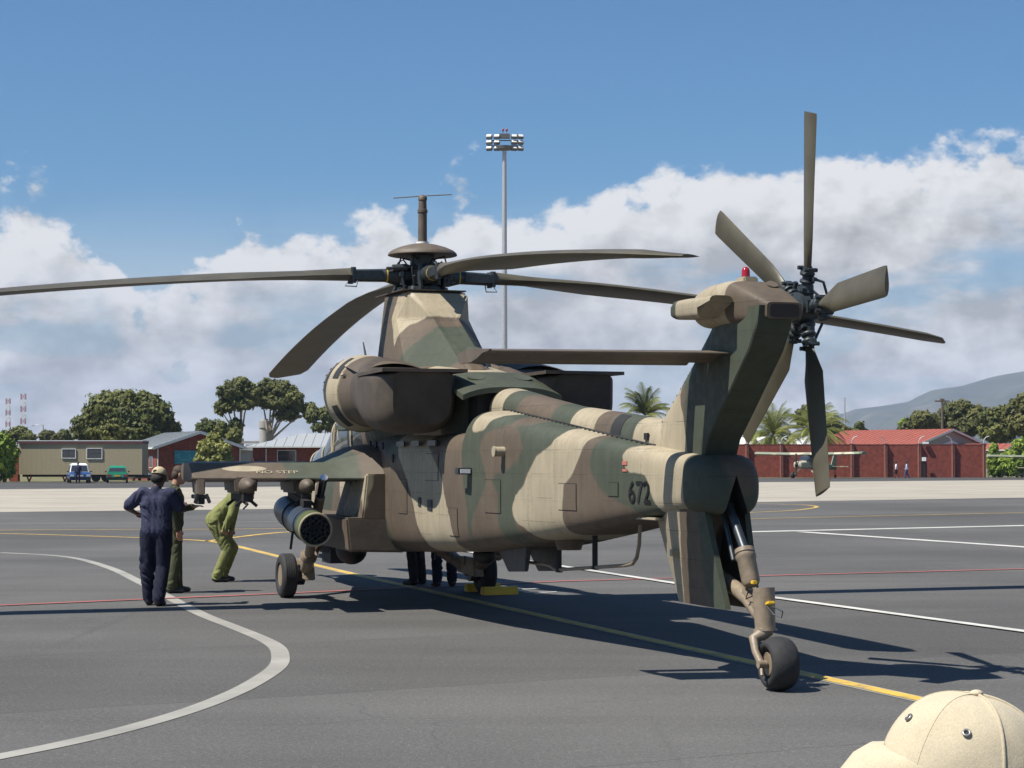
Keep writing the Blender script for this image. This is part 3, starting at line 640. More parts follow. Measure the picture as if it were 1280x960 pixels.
m = MB(); m.box((-1.62, .02, 3.955), (1.30, .84, .016)); m.build('fairing_top_plate', M['brown'], heli, 0, .006)
m = MB(); m.lathe((-3.7, -.02, 2.95), (-.35, 0, .93), [(0, .12), (.12, .11), (.2, .095), (.21, .05), (.211, 0)], 22); m.build('exhaust_stub', M['green'], heli, 35)
m = MB(); m.box((-1.35, .62, 3.09), (.08, .06, .05)); m.tube([(-1.3, .64, 3.1), (-1.2, .66, 3.35)], [.02, .008], 8); m.build('mast_sensor', M['steel'], heli)
# --- engines
def engine(s):
    e = empty('engine', (0, 0, 0), 0, heli); yc = .86 * s
    m = MB()
    def er(x, r, dz=0, yo=0): return [(x, yc + s * yo + r * 1.0 * math.cos(a) * .98, 2.66 + dz + r * math.sin(a)) for a in [2 * PI * j / 40 for j in range(40)]]
    m.rings([er(-1.62, .38), er(-1.66, .44), er(-1.8, .476), er(-1.92, .485), er(-2.15, .47), er(-2.36, .445), er(-2.37, .43), er(-2.6, .415), er(-2.9, .405)])
    paint(m.build('nacelle', M['camo'], e, 28), [[(-1.5, 2), (-1.5, 3.4), (-2.365, 3.4), (-2.365, 2)]], [])
    m = MB(); m.lathe((-1.66, yc - s * .03, 2.69), (1, 0, 0), [(-.06, .40), (.0, .43), (.05, .44), (.14, .43), (.17, .40), (.17, .3)], 40); m.build('intake_ring', M['steel'], e, 30)
    fy = yc - s * .06; m = MB(); m.lathe((-1.5, fy, 2.73), (1, 0, 0), [(0, .36), (.06, .40), (.16, .41), (.34, .38), (.46, .31), (.52, .2), (.54, 0)], 40)
    for q in range(26):
        a = 2 * PI * q / 26; d = Vector((0, math.cos(a), math.sin(a))); c = Vector((-1.5, fy, 2.73))
        m.bar(c + Vector((.17, 0, 0)) + d * .409, c + Vector((.32, 0, 0)) + d * .386, .018, .007)
    m.build('intake_filter', M['brown'], e, 30)
    for a0, a1 in ((22, 66), (-62, -20), (110, 150)):
        m = MB(); A = [R(v) if s > 0 else PI - R(v) for v in np.linspace(a0, a1, 9)]
        m.rings([[(x, yc + rr_ * .98 * math.cos(a), 2.66 + rr_ * math.sin(a)) for a in A] for x, rr_ in ((-2.12, .478), (-2.32, .4555))], closed=False)
        m.build('cooling_slot', M['black'], e, 40)
    # exhaust duct: the nacelle squares off and turns upwards into an open slot
    m = MB()
    def xr(x, f):
        y0, y1, zt_, zb_ = .86 - .405 + f * .055, .86 + .405 + f * .135, 3.065 - .265 * f, 2.255 - .13 * f
        e = 2.0 + 1.2 * f; r = []
        for j in range(48):
            a = 2 * PI * j / 48; c_, s_ = math.cos(a), math.sin(a); zc, hh = (zt_ + zb_) / 2, (zt_ - zb_) / 2; ee = e if s_ < 0 else 2.0 + 8 * f
            taper = 1 - .10 * f * max(0, -s_)
            r.append((x - f * .05 * s_, s * ((y0 + y1) / 2 + (y1 - y0) / 2 * taper * math.copysign(abs(c_) ** (2 / ee), c_)), zc + hh * math.copysign(abs(s_) ** (2 / ee), s_)))
        return r
    m.rings([xr(-2.88, 0), xr(-3.1, .1), xr(-3.4, .4), xr(-3.7, .72), xr(-4.1, .92), xr(-4.5, 1)] + [[(x, s * .93 + (y - s * .93) * k, z if z > 2.7 else 2.5 + (z - 2.5) * k) for x, y, z in xr(xx, 1)] for xx, k in ((-4.7, .97), (-4.79, .92), (-4.86, .85), (-4.9, .76))])
    m.build('exhaust_duct', M['exhaust'], e, 38)
    m = MB(); P = [(-3.55, .50), (-3.45, .62), (-3.45, 1.20), (-3.6, 1.36), (-4.98, 1.43), (-5.02, .46)]; Q = [(-3.8, .58), (-3.72, .66), (-3.72, 1.16), (-3.82, 1.25), (-4.80, 1.32), (-4.84, .56)]
    lo_ = lambda L, z: [(x, s * y, z) for x, y in L]
    m.rings([lo_(Q, 2.812), lo_(P, 2.80), lo_(P, 2.838), lo_(Q, 2.846)], cap=False); m.build('exhaust_flange', M['exhaust'], e, 20)
    m = MB(); m.rings([lo_(Q, 2.825), lo_(Q, 2.81)]); m.build('exhaust_slot', M['black'], e, 0)
    m = MB(); m.rings([[(-2.3, yc + .462 * math.cos(a), 2.66 + .462 * math.sin(a)) for a in [R(v) if s > 0 else PI - R(v) for v in np.linspace(45, 140, 12)]], [(-3.6, yc + s * .04 + .52 * math.cos(a), 2.66 + .30 * math.sin(a)) for a in [R(v) if s > 0 else PI - R(v) for v in np.linspace(35, 145, 12)]]], closed=False)
    paint(m.build('cowling_lip', M['camo'], e, 40), [[(-2.2, 2.6), (-2.2, 3.4), (-2.75, 3.4), (-2.9, 2.9), (-2.7, 2.6)]], [])
    m = MB()
    for zz, aa in ((2.86, 28),): m.box((-2.5, yc + s * .425 * math.cos(R(aa)), 2.66 + .425 * math.sin(R(aa))), (.12, .02, .07), Matrix.Rotation(-s * R(90 - aa), 3, 'X'))
    m.build('drain_plate', M['sand'], e, 0)
    return e
M['exhaust'] = simple('exhaust_scorched_brown', (.056, .042, .03), .65, var=.25, scale=5)
engine(1); engine(-1)
# side detail under the port engine: row of round vents and hinges
for i, (x, z) in enumerate([(-1.75, 2.03), (-2.1, 2.02), (-2.5, 2.0)]):
    m = MB(); m.cyl((x, side_y(x) - .01, z), (x, side_y(x) + .012, z), .045, None, 14); m.build('round_vent', M['black'], heli, 30)
for x in (-3.3, -3.9, -4.5):
    m = MB(); m.box((x, side_y(x) + .006, 2.02), (.32, .02, .06)); m.build('latch_plate', M['steel'], heli, 0)
for x, z, sx_, sz_ in [(-4.42, 1.32, .17, .12), (-4.05, 1.35, .1, .1), (-2.95, 1.85, .04, .1), (-5.62, 1.5, .03, .05)]:
    m = MB(); m.box((x, side_y(x) + .004, z), (sx_, .012, sz_)); m.build('access_panel', M['steel'] if sx_ > .05 else M['black'], heli, 0)
m = MB(); x = -6.62; m.cyl((x, side_y(x) - .02, 1.915), (x - .0, side_y(x) + .10, 1.915), .05, None, 20); m.build('fuel_filler', M['sand'], heli, 30)
m = MB(); m.cyl((x, side_y(x) + .10, 1.915), (x, side_y(x) + .112, 1.915), .056, None, 20); m.build('filler_cap', M['sand'], heli, 30)
m = MB(); x = -5.72; m.box((x, side_y(x) + .07, 1.71), (.13, .16, .07)); m.build('warning_sensor', M['steel'], heli, 0, .008)
m = MB(); m.box((x - .068, side_y(x) + .07, 1.71), (.008, .11, .045)); m.build('sensor_lens', M['white'], heli, 0)
# --- cheeks (sponsons) and step box
for s in (1, -1):
    m = MB(); m.hexa([(-2.62, s * .6, 1.1), (-2.62, s * 1.04, 1.1), (-1.1, s * 1.0, 1.1), (-.3, s * .6, 1.1), (-2.62, s * .6, 1.66), (-2.62, s * .98, 1.66), (-1.5, s * .94, 1.66), (-.6, s * .6, 1.66)]); m.build('upper_sponson', M['camo_n'], heli, 0, .02)
    m = MB(); m.hexa([(-2.64, s * .5, .70), (-2.64, s * 1.2, .72), (-.2, s * 1.05, .72), (1.8, s * .5, .72), (-2.64, s * .5, 1.13), (-2.64, s * 1.24, 1.13), (-.2, s * 1.1, 1.13), (1.8, s * .52, 1.13)]); m.build('lower_sponson', M['brown'], heli, 0, .025)
# --- cockpit canopies
m = MB()
CT = [(-.55, .42, 2.62, 1.9), (-.2, .5, 2.66, 1.8), (.5, .53, 2.62, 1.7), (1.1, .53, 2.42, 1.65), (1.6, .52, 2.12, 1.55), (2.1, .5, 2.08, 1.45), (2.7, .47, 1.95, 1.4), (3.3, .4, 1.55, 1.3), (3.5, .34, 1.4, 1.25)]
m.rings([superring(x, interp_tab(CT, x, 1), interp_tab(CT, x, 2), interp_tab(CT, x, 3), 3.4, 36) for x in np.linspace(-.55, 3.5, 40)]); m.build('canopy', M['glass'], heli, 40)
m = MB()
for x in (-.5, .02, 1.0, 1.62, 2.5, 3.2):
    m.rings([superring(x + d, interp_tab(CT, x, 1) + .012, interp_tab(CT, x, 2) + .012, interp_tab(CT, x, 3), 3.4, 36) for d in (-.035, .035)])
for s in (1, -1):
    m.tube([(x, s * (interp_tab(CT, x, 1) * .98 + .01), interp_tab(CT, x, 3) + .12) for x in np.linspace(-.5, 3.3, 16)], .03, 8)
m.build('canopy_frame', M['sand'], heli, 40)
m = MB(); m.box((-.28, .66, 2.27), (.55, .12, .10)); m.build('grab_rail', M['green'], heli, 0, .015)
m = MB(); m.tube([(.45, .62, 2.3), (.48, .64, 1.95)], .02, 8); m.tube([(.45, .62, 2.2), (.4, .6, 2.25), (.35, .6, 2.1), (.48, .64, 2.02)], .012, 6); m.build('grab_handle', M['sand'], heli)
# nose sight ball and chin gun
m = MB(); m.ell((4.45, 0, 1.05), (.33, .33, .33), 24, 14); m.cyl((4.5, .28, 1.05), (4.5, .36, 1.05), .2, None, 20); m.build('sight_ball', M['camo_n'], heli, 40)
gunE = empty('chin_gun', (0, 0, 0), 0, heli)
m = MB(); m.cyl((2.9, 0, .66), (2.9, 0, .46), .27, .24, 24); m.box((2.9, 0, .40), (.55, .3, .2)); m.build('turret', M['black'], gunE, 30)
m = MB(); m.cyl((2.9, 0, .37), (4.9, 0, .34), .035, .03, 14); m.cyl((4.6, 0, .345), (4.95, 0, .34), .05, None, 14); m.build('barrel', M['black'], gunE, 30)
m = MB(); m.torus((1.75, .1, .66), (.45, .9, 0), .17, .055, 24, 10, R(0), R(180)); m.torus((1.75, .1, .66), (.45, .9, 0), .17, .055, 24, 10, R(180), R(360)); m.build('ammunition_chute', M['black'], gunE, 30)
# --- wings, pylons, stores
def wing(s):
    m = MB()
    # (y, leading x, trailing x, z of chord line at leading edge, trailing edge top z, trailing edge bottom z)
    tab = [(.66, -.75, -2.62, 2.02, 1.92, 1.62), (.95, -.85, -2.52, 1.98, 1.90, 1.60), (1.17, -.9, -2.45, 1.88, 1.84, 1.60), (1.36, -.95, -2.40, 1.80, 1.79, 1.60), (2.2, -1.0, -2.20, 1.80, 1.785, 1.60), (2.95, -1.05, -2.01, 1.80, 1.78, 1.60), (2.99, -1.1, -1.98, 1.79, 1.775, 1.61)]
    rg = []
    for y, le, te, zl, zt, zb in tab:
        c = te - le
        rg.append([(le, s * y, zl - .1), (le + .02 * c, s * y, zl - .06), (le + .1 * c, s * y, zl - .015), (le + .3 * c, s * y, zl + .012), (le + .6 * c, s * y, zl + .0), (te + .28, s * y, zt + .012), (te, s * y, zb + .012), (te, s * y, zb - .004),
                   (le + .75 * c, s * y, zb - .03), (le + .4 * c, s * y, zb - .045), (le + .12 * c, s * y, zb - .02), (le + .02 * c, s * y, zl - .14)])
    m.rings(rg); w = m.build('stub_wing', M['wingcamo'], heli, 22)
    return w
def wing_mat():
    m, t, b = new_mat('wing_camouflage'); oc = t.n('ShaderNodeTexCoord').outputs['Object']; x, y, z = t.sep(oc)
    ya = t.m('ABSOLUTE', y)
    n = t.m('MULTIPLY', t.m('SUBTRACT', t.noise(oc, 3, 3, .5), .5), .25)
    fg = t.m('MULTIPLY', t.smooth(t.m('ADD', ya, n), 1.95, 1.85), t.smooth(t.m('ADD', ya, n), .98, 1.05))
    dx = t.m('DIVIDE', t.m('SUBTRACT', ya, 2.36), .26); dz = t.m('DIVIDE', t.m('SUBTRACT', z, 1.725), .034)
    fs = t.smooth(t.m('ADD', t.m('MULTIPLY', dx, dx), t.m('MULTIPLY', dz, dz)), 1.1, .9)
    c = t.mix(fg, BROWNC, GREENC); c = t.mix(fs, c, SANDC)
    c = t.mix(1.0, c, t.smooth(t.noise(oc, 7, 5, .6), .3, .7, .88, 1.12), 'MULTIPLY')
    t.link(c, b.inputs['Base Color']); b.inputs['Roughness'].default_value = .55; b.inputs['Specular IOR Level'].default_value = .35
    return m
M['wingcamo'] = wing_mat()
def pylon(y, s, tipp=False):
    p = empty('weapon_pylon', (0, 0, 0), 0, heli); yy = s * y
    m = MB()
    if tipp:
        m.hexa([(-2.12, yy - .04, 1.40), (-2.12, yy + .05, 1.40), (-1.75, yy + .05, 1.42), (-1.75, yy - .04, 1.42), (-2.06, yy - .05, 1.60), (-2.06, yy + .05, 1.60), (-1.65, yy + .05, 1.60), (-1.65, yy - .05, 1.60)]); m.build('pylon_body', M['brown'], p, 0, .015)
        m = MB(); m.box((-1.92, yy, 1.385), (.45, .12, .05)); m.bar((-2.13, yy - .05, 1.42), (-2.15, yy - .09, 1.31), .04); m.bar((-2.13, yy + .05, 1.42), (-2.15, yy + .09, 1.31), .04); m.box((-1.98, yy, 1.34), (.3, .07, .09)); m.build('launch_rail', M['black'], p, 0, .008)
        return p
    dx_ = .42
    m.hexa([(-2.62 + dx_, yy - .13, 1.42), (-2.62 + dx_, yy + .13, 1.42), (-1.5 + dx_, yy + .06, 1.42), (-1.5 + dx_, yy - .06, 1.42), (-2.6 + dx_, yy - .15, 1.62), (-2.6 + dx_, yy + .15, 1.62), (-1.45 + dx_, yy + .07, 1.62), (-1.45 + dx_, yy - .07, 1.62)]); m.build('pylon_body', M['brown'], p, 0, .03)
    m = MB(); m.lathe((-2.45 + dx_, yy, 1.515), (-1, 0, 0), [(-.3, .10), (0, .105), (.15, .103), (.28, .094), (.36, .072), (.41, .04), (.425, .0)], 28); m.build('pylon_tail', M['brown'], p, 50)
    m = MB(); m.box((-1.9, yy, 1.37), (.8, .12, .1))
    for dx in (-.28, .28):
        for d in (-1, 1): m.bar((-1.9 + dx, yy, 1.38), (-1.9 + dx, yy + d * .13, 1.27), .035)
    m.tube([(-2.25, yy + .02, 1.36), (-2.35, yy + .03, 1.28), (-2.26, yy + .05, 1.24)], .012, 6); m.build('ejector_rack', M['black'], p, 0)
    return p
wings = [wing(1), wing(-1)]
for s in (1, -1):
    for y in (1.65, 2.37): pylon(y, s)
    pylon(2.9, s, True)
def add_text(name, body, size, M4, mat, parent, sx_=1.0, bold=0.0):
    cu = bpy.data.curves.new(name, 'FONT'); cu.body = body; cu.size = size; cu.align_x = 'CENTER'; cu.align_y = 'CENTER'; cu.offset = bold; cu.extrude = .0015
    to = bpy.data.objects.new(name, cu); C.objects.link(to)
    me = bpy.data.meshes.new_from_object(to.evaluated_get(bpy.context.evaluated_depsgraph_get()))
    bpy.data.objects.remove(to)
    me.transform(M4 @ Matrix.Diagonal((sx_, 1, 1, 1)))
    return mesh_obj(name, me, mat, parent)
# NO STEP on the flap, serial number on the boom
t0 = Matrix(((0, 0, -1), (-1, 0, 0), (0, 1, 0)))       # columns: text x -> starboard, text y -> up, normal -> aft
ns = add_text('no_step_stencil', 'NO STEP', .085, Matrix.Identity(4), M['sand'], wings[0], 1.5)
for v in ns.data.vertices:                              # laid onto the sloping flap surface
    y = 1.99 - v.co.x; te = float(np.interp(y, [1.36, 2.2, 2.95], [-2.40, -2.20, -2.01])); f_ = .34 + v.co.y / .336
    v.co = Vector((te + .28 * f_ - .0045, y, 1.612 + .185 * f_ + .0065 + v.co.z))
ns.data.update()
dydx = (side_y(-9.4) - side_y(-9.9)) / .5
ang = math.atan(dydx)
t1 = Matrix(((-1, 0, 0), (0, 0, 1), (0, 1, 0))).to_4x4()    # text runs aft on the port side
serial = Matrix.Translation((-9.68, side_y(-9.68) + .008, 1.532)) @ Matrix.Rotation(ang, 4, 'Z') @ t1
add_text('serial_number', '672', .275, serial, M['black'], fus, 1.08, .003)
sn = [o_ for o_ in fus.children if o_.name.startswith('serial_number')][0]
for v in sn.data.vertices: v.co.y = side_at(v.co.x, v.co.z) + .009
sn.data.update()
for z_, h_ in ((1.80, .035), (1.735, .022)):
    m = MB(); m.box((-9.385, side_y(-9.385) + .004, z_), (.09, .004, h_), Matrix.Rotation(ang, 3, 'Z')); m.build('rescue_mark', M['faded_red'] if 'faded_red' in M else M.setdefault('faded_red', simple('faded_red_stencil', (.42, .13, .1), .7)), fus, 0)
# rocket pod on the inner port pylon
pod = empty('rocket_pod', (0, 0, 0), 0, heli); pc = Vector((0, 0, 0)); rp = .2; pod.location = (-2.85, 1.67, 1.0); pod.rotation_euler = (0, R(-7.5), 0)
m = MB(); m.lathe(pc, (1, 0, 0), [(.10, rp - .014), (0, rp - .012), (0, rp), (.22, rp)], 36); m.build('pod_band', M['pod_green'], pod, 40)
m = MB(); m.lathe(pc, (1, 0, 0), [(.2, rp - .004), (1.35, rp - .004), (1.6, rp * .85), (1.75, rp * .55), (1.82, rp * .2), (1.825, 0)], 36); m.build('pod_body', M['pod_blue'], pod, 40)
m = MB(); m.torus(pc, (1, 0, 0), rp - .006, .014, 40, 8); m.build('pod_rim', M['sand'], pod, 40)
m = MB(); m.lathe(pc + Vector((.085, 0, 0)), (1, 0, 0), [(0, 0), (0, rp - .016), (.012, rp - .016)], 32); m.build('pod_back_plate', M['black'], pod, 30)
spots = [(0, 0)] + [(.08 * math.cos(R(60 * k)), .08 * math.sin(R(60 * k))) for k in range(6)] + [(.147 * math.cos(R(30 * k + 15)), .147 * math.sin(R(30 * k + 15))) for k in range(12)]
m = MB(); m.rings([[(0 + x, r * math.cos(a), r * math.sin(a)) for a in [2 * PI * j / 14 for j in range(14)]] for x, r in ((.08, .035), (-.015, .035), (-.015, .029), (.075, .029))]); tb0 = m.build('launch_tube', M['hubsteel'], pod, 40)
for i, (a, b) in enumerate(spots):
    tb = tb0 if i == 0 else tb0.copy()
    if i: C.objects.link(tb)
    tb.parent = pod; tb.location = pc + Vector((.0, a, b))
m = MB()
for x in (.33, .95): m.torus((x, 0, 0), (1, 0, 0), rp, .008, 36, 6)
m.bar((.33, rp, -.07), (.33, rp + .02, -.29), .03, .01); m.box((.75, 0, .22), (.6, .1, .12)); m.build('pod_strap', M['black'], pod, 30)
# --- main landing gear
for s in (1, -1):
    g = empty('main_landing_gear', (0, 0, 0), 0, heli)
    wheel('wheel', (0, s * 1.39, .295), .295, .21, g, .5, 0, 4)
    m = MB(); m.tube([(-2.16, s * 1.45, 1.38), (-1.75, s * 1.42, 1.03)], [.062, .06], 18);  m.build('oleo_cylinder', M['tan_metal'], g, 40)
    m = MB(); m.tube([(-2.44, s * 1.47, 1.62), (-2.14, s * 1.45, 1.365)], .048, 18); m.build('oleo_piston', M['chrome'], g, 40)
    m = MB(); m.tube([(-1.77, s * 1.42, 1.05), (-.85, s * 1.28, .60), (-.35, s * 1.2, .40)], [.056, .066, .08], 18); m.lathe((-.85, s * 1.28, .62), (.6, .02, -.66), [(0, .10), (.02, .11), (.08, .11), (.09, .08)], 18); m.build('oleo_lower', M['tan_metal'], g, 40)
    m = MB(); m.tube([(.9, s * .7, .78), (.3, s * 1.1, .42), (0, s * 1.2, .30)], [.1, .085, .075], 16); m.hexa([(-.45, s * 1.1, .25), (.3, s * 1.08, .28), (.3, s * 1.22, .28), (-.45, s * 1.24, .25), (-.35, s * 1.1, .5), (.35, s * 1.08, .5), (.35, s * 1.22, .5), (-.35, s * 1.22, .5)]); m.build('swing_arm', M['tan_metal'], g, 30, .012)
    m = MB(); m.cyl((0, s * 1.1, .295), (0, s * 1.47, .295), .05, None, 16); m.cyl((0, s * 1.16, .295), (0, s * 1.29, .295), .13, None, 20); m.build('axle', M['steel'], g, 30)
m = MB(); m.ell((-3.6, -.2, .70), (.2, .13, .1), 18, 10); m.build('belly_radome', M['black'], heli, 40)
m = MB(); m.ell((.8, .3, .58), (.4, .2, .2), 18, 10); m.build('belly_pod', M['black'], heli, 40)
# --- belly antennas
m = MB(); m.tube([(-5.95, .08, .74), (-6.55, .1, .745), (-6.72, .1, .735), (-6.86, .1, .70), (-7.0, .1, .715), (-8.0, .1, .79), (-8.72, .1, .845), (-8.9, .1, .87), (-9.0, .1, .93), (-9.06, .1, 1.05), (-9.09, .1, 1.3)], .018, 10); m.build('rail_antenna', M['tan_metal'], heli, 50)
for x, z0, z1 in ((-6.95, .70, 1.06), (-7.95, .78, 1.16)):
    m = MB(); m.bar((x, .1, z0), (x, .1, z1), .05, .03); m.box((x, .1, z0), (.08, .05, .03)); m.build('antenna_post', M['black'], heli, 0, .004)
for y0 in (.22, -.12):
    m = MB(); m.hexa([(-6.3, y0 - .02, .66), (-6.3, y0 + .02, .66), (-5.75, y0 + .02, .63), (-5.75, y0 - .02, .63), (-6.4, y0 - .035, 1.0), (-6.4, y0 + .035, 1.0), (-5.4, y0 + .035, .9), (-5.4, y0 - .035, .9)]); m.build('blade_antenna', M['steel'], heli, 0, .008)
m = MB(); m.cyl((-7.3, .12, 1.06), (-7.3, .12, .93), .16, .12, 22); m.build('belly_dome', M['camo_n'], heli, 40)
m = MB(); m.box((-9.65, .22, 1.31), (.5, .16, .025)); m.build('tail_bumper_plate', M['sand'], heli, 0, .006)
for i, x in enumerate((-3.2, -3.75, -4.4, -4.9)):
    m = MB(); m.cyl((x, .45, .76), (x, .46, .66), .015, .008, 8); m.build('drain_pipe', M['black'], heli)
# --- main rotor head
RH = Vector((-1.66, 0, 4.19))
hub = empty('rotor_head', (0, 0, 0), 0, heli)
m = MB(); m.lathe((-1.66, 0, 3.9), (0, 0, 1), [(0, .2), (.08, .2), (.09, .14), (.16, .14), (.17, .2), (.4, .21), (.42, .16), (.55, .16), (.57, .1), (.62, .1)], 32)
m.lathe((-1.66, 0, 3.97), (0, 0, 1), [(0, .28), (.01, .33), (.06, .33), (.07, .28)], 32); m.build('mast_hub', M['hubsteel'], hub, 30)
m = MB(); m.lathe((-1.66, 0, 4.40), (0, 0, 1), [(0.06, .1), (.055, .36), (.045, .43), (.05, .445), (.075, .44), (.11, .40), (.15, .31), (.185, .19), (.205, .08), (.21, .0)], 44); m.build('hub_cap', M['brown'], hub, 40)
m = MB(); m.lathe((-1.66, 0, 4.58), (0, 0, 1), [(0, .075), (.05, .075), (.055, .058), (.42, .056), (.425, .066), (.46, .066), (.465, .054), (.58, .05), (.585, .058), (.62, .058), (.64, .045), (.66, .0)], 22); m.build('air_data_mast', M['brown'], hub, 35)
m = MB(); m.lathe((-1.66, 0, 4.60), (0, 0, 1), [(0, .078), (.025, .078), (.027, .0)], 22); m.build('mast_collar', M['white'], hub, 35)
m = MB(); m.tube([(-1.55, .36, 5.19), (-1.66, 0, 5.22), (-1.77, -.36, 5.24)], .007, 6); m.build('air_data_probe', M['brown'], hub)
BASE = 0.0                         # one blade over the nose
DROOP = (.98, .70, .50, .68)                  # nose, port, tail and starboard blade hang differently
for kq in range(4):
    def blade_pts(r, k=DROOP[kq]):
        d = max(r - .7, 0) / 7.1
        return k * (-.42 * d - .58 * d * d) - .02 * min(r, .7)
    a = BASE + kq * PI / 2 
    ca, sa = math.cos(a), math.sin(a); rad = Vector((ca, sa, 0)); tan = Vector((-sa, ca, 0))
    def P(r, c, h): return RH + rad * r + tan * c + Vector((0, 0, blade_pts(r) + h))
    arm = empty('blade_grip', (0, 0, 0), 0, heli)
    m = MB(); m.tube([P(.12, 0, 0), P(.35, 0, 0), P(.5, 0, 0), P(.9, 0, 0)], [.12, .13, .085, .08], 18); m.hexa([P(.55, -.09, -.06), P(.95, -.11, -.05), P(.95, .11, -.05), P(.55, .09, -.06), P(.55, -.09, .06), P(.95, -.11, .05), P(.95, .11, .05), P(.55, .09, .06)])
    for c in (-.075, .075): m.cyl(P(.93, c, -.1), P(.93, c, .1), .035, None, 12); m.cyl(P(.3, c * 1.6, -.13), P(.3, c * 1.6, .13), .035, None, 12)
    m.torus(P(.27, -.02, 0), rad, .1, .04, 20, 8); m.build('grip_sleeve', M['hubsteel'], arm, 35)
    m = MB(); m.lathe(P(.46, 0, 0), rad, [(0, .05), (.0, .092), (.03, .092), (.03, .05)], 24); m.build('grip_band', M['yellow'], arm, 30)
    m = MB(); m.tube([P(.28, .2, -.24), P(.33, .2, .0)], .02, 8); m.bar(P(.33, .22, 0), P(.33, .06, 0), .05, .05); m.tube([P(.2, -.16, -.22), P(.3, -.2, -.02)], .018, 8); m.tube([P(.98, .1, -.06), P(1.05, .12, -.14), P(.9, .12, -.15), P(.88, .1, -.07)], .008, 6); m.tube([P(.4, .06, .07), P(.34, .08, .16), P(.27, .05, .2), P(.2, .03, .12)], .01, 6); m.build('pitch_link', M['hubsteel'], arm, 35)
    m = MB(); rg = []
    for r in [.9, 1.0, 1.25, 1.6, 2.0] + [2.0 + i * .36 for i in range(1, 15)] + [7.3, 7.55, 7.78]:
        ch = float(np.interp(r, [.9, 1.05, 1.7, 2.3, 7.3, 7.55, 7.79], [.20, .22, .54, .60, .60, .54, .16])); th = float(np.interp(r, [.9, 1.7, 7.3, 7.8], [.1, .065, .05, .02]))
        off = float(np.interp(r, [.9, 2.3, 7.3, 7.55, 7.79], [0, -.10, -.10, -.13, -.26])); tw = R(float(np.interp(r, [1, 2.5, 7.8], [2, 8, 0])))
        prof = [(.5, 0), (.46, .35), (.35, .8), (.18, 1), (-.1, .8), (-.35, .35), (-.5, .06), (-.5, -.06), (-.35, -.2), (-.1, -.5), (.18, -.7), (.35, -.6), (.46, -.3)]
        ring = []
        for c, h in prof:
            # leading edge faces the direction of travel (clockwise seen from above)
            cc_, hh = c * ch, h * th; c2 = cc_ * math.cos(tw) ; h2 = hh + cc_ * math.sin(tw)
            ring.append(P(r, -(c2) - off, h2))
        rg.append(ring)
    m.rings(rg); m.build('main_rotor_blade', M['blade'], heli, 35)
m = MB()
for kq in range(3):
    a = R(20 + 120 * kq); m.tube([(-1.66 + .42 * math.cos(a), .33 * math.sin(a), 3.93), (-1.66 + .3 * math.cos(a), .3 * math.sin(a), 4.02)], .03, 10)
m.tube([(-2.0, .12, 3.95), (-2.0, .12, 4.1)], .03, 10); m.tube([(-1.5, .35, 3.95), (-1.55, .28, 4.12)], .028, 10); m.tube([(-1.45, -.35, 3.95), (-1.5, -.28, 4.12)], .028, 10); m.build('swashplate_actuator', M['hubsteel'], hub, 35)
for kq in range(4):
    a = BASE + kq * PI / 2; b_ = a + R(52)
    p0 = RH + Vector((.2 * math.cos(b_), .2 * math.sin(b_), .1)); p1 = RH + Vector((.52 * math.cos(a + R(12)), .52 * math.sin(a + R(12)), .07))
    m = MB(); m.tube([p0, p0.lerp(p1, .3), p0.lerp(p1, .31), p0.lerp(p1, .8), p0.lerp(p1, .81), p1], [.022, .022, .045, .045, .02, .02], 12); m.build('drag_damper', M['steel'], hub, 30)
    m = MB(); m.tube([RH + Vector((.14 * math.cos(b_), .14 * math.sin(b_), .2)), RH + Vector((.3 * math.cos(b_), .3 * math.sin(b_), .24)), RH + Vector((.36 * math.cos(b_), .36 * math.sin(b_), .05)), RH + Vector((.28 * math.cos(b_), .28 * math.sin(b_), -.15))], .012, 8); m.build('hydraulic_hose', M['black'], hub, 50)
    for q in range(5):
        t_ = b_ - R(25) + R(12) * q; pb = RH + Vector((.19 * math.cos(t_), .19 * math.sin(t_), .11)); m = MB(); m.cyl(pb, pb + Vector((0, 0, .035)), .016, None, 8); m.build('hub_bolt', M['steel'], hub, 30)
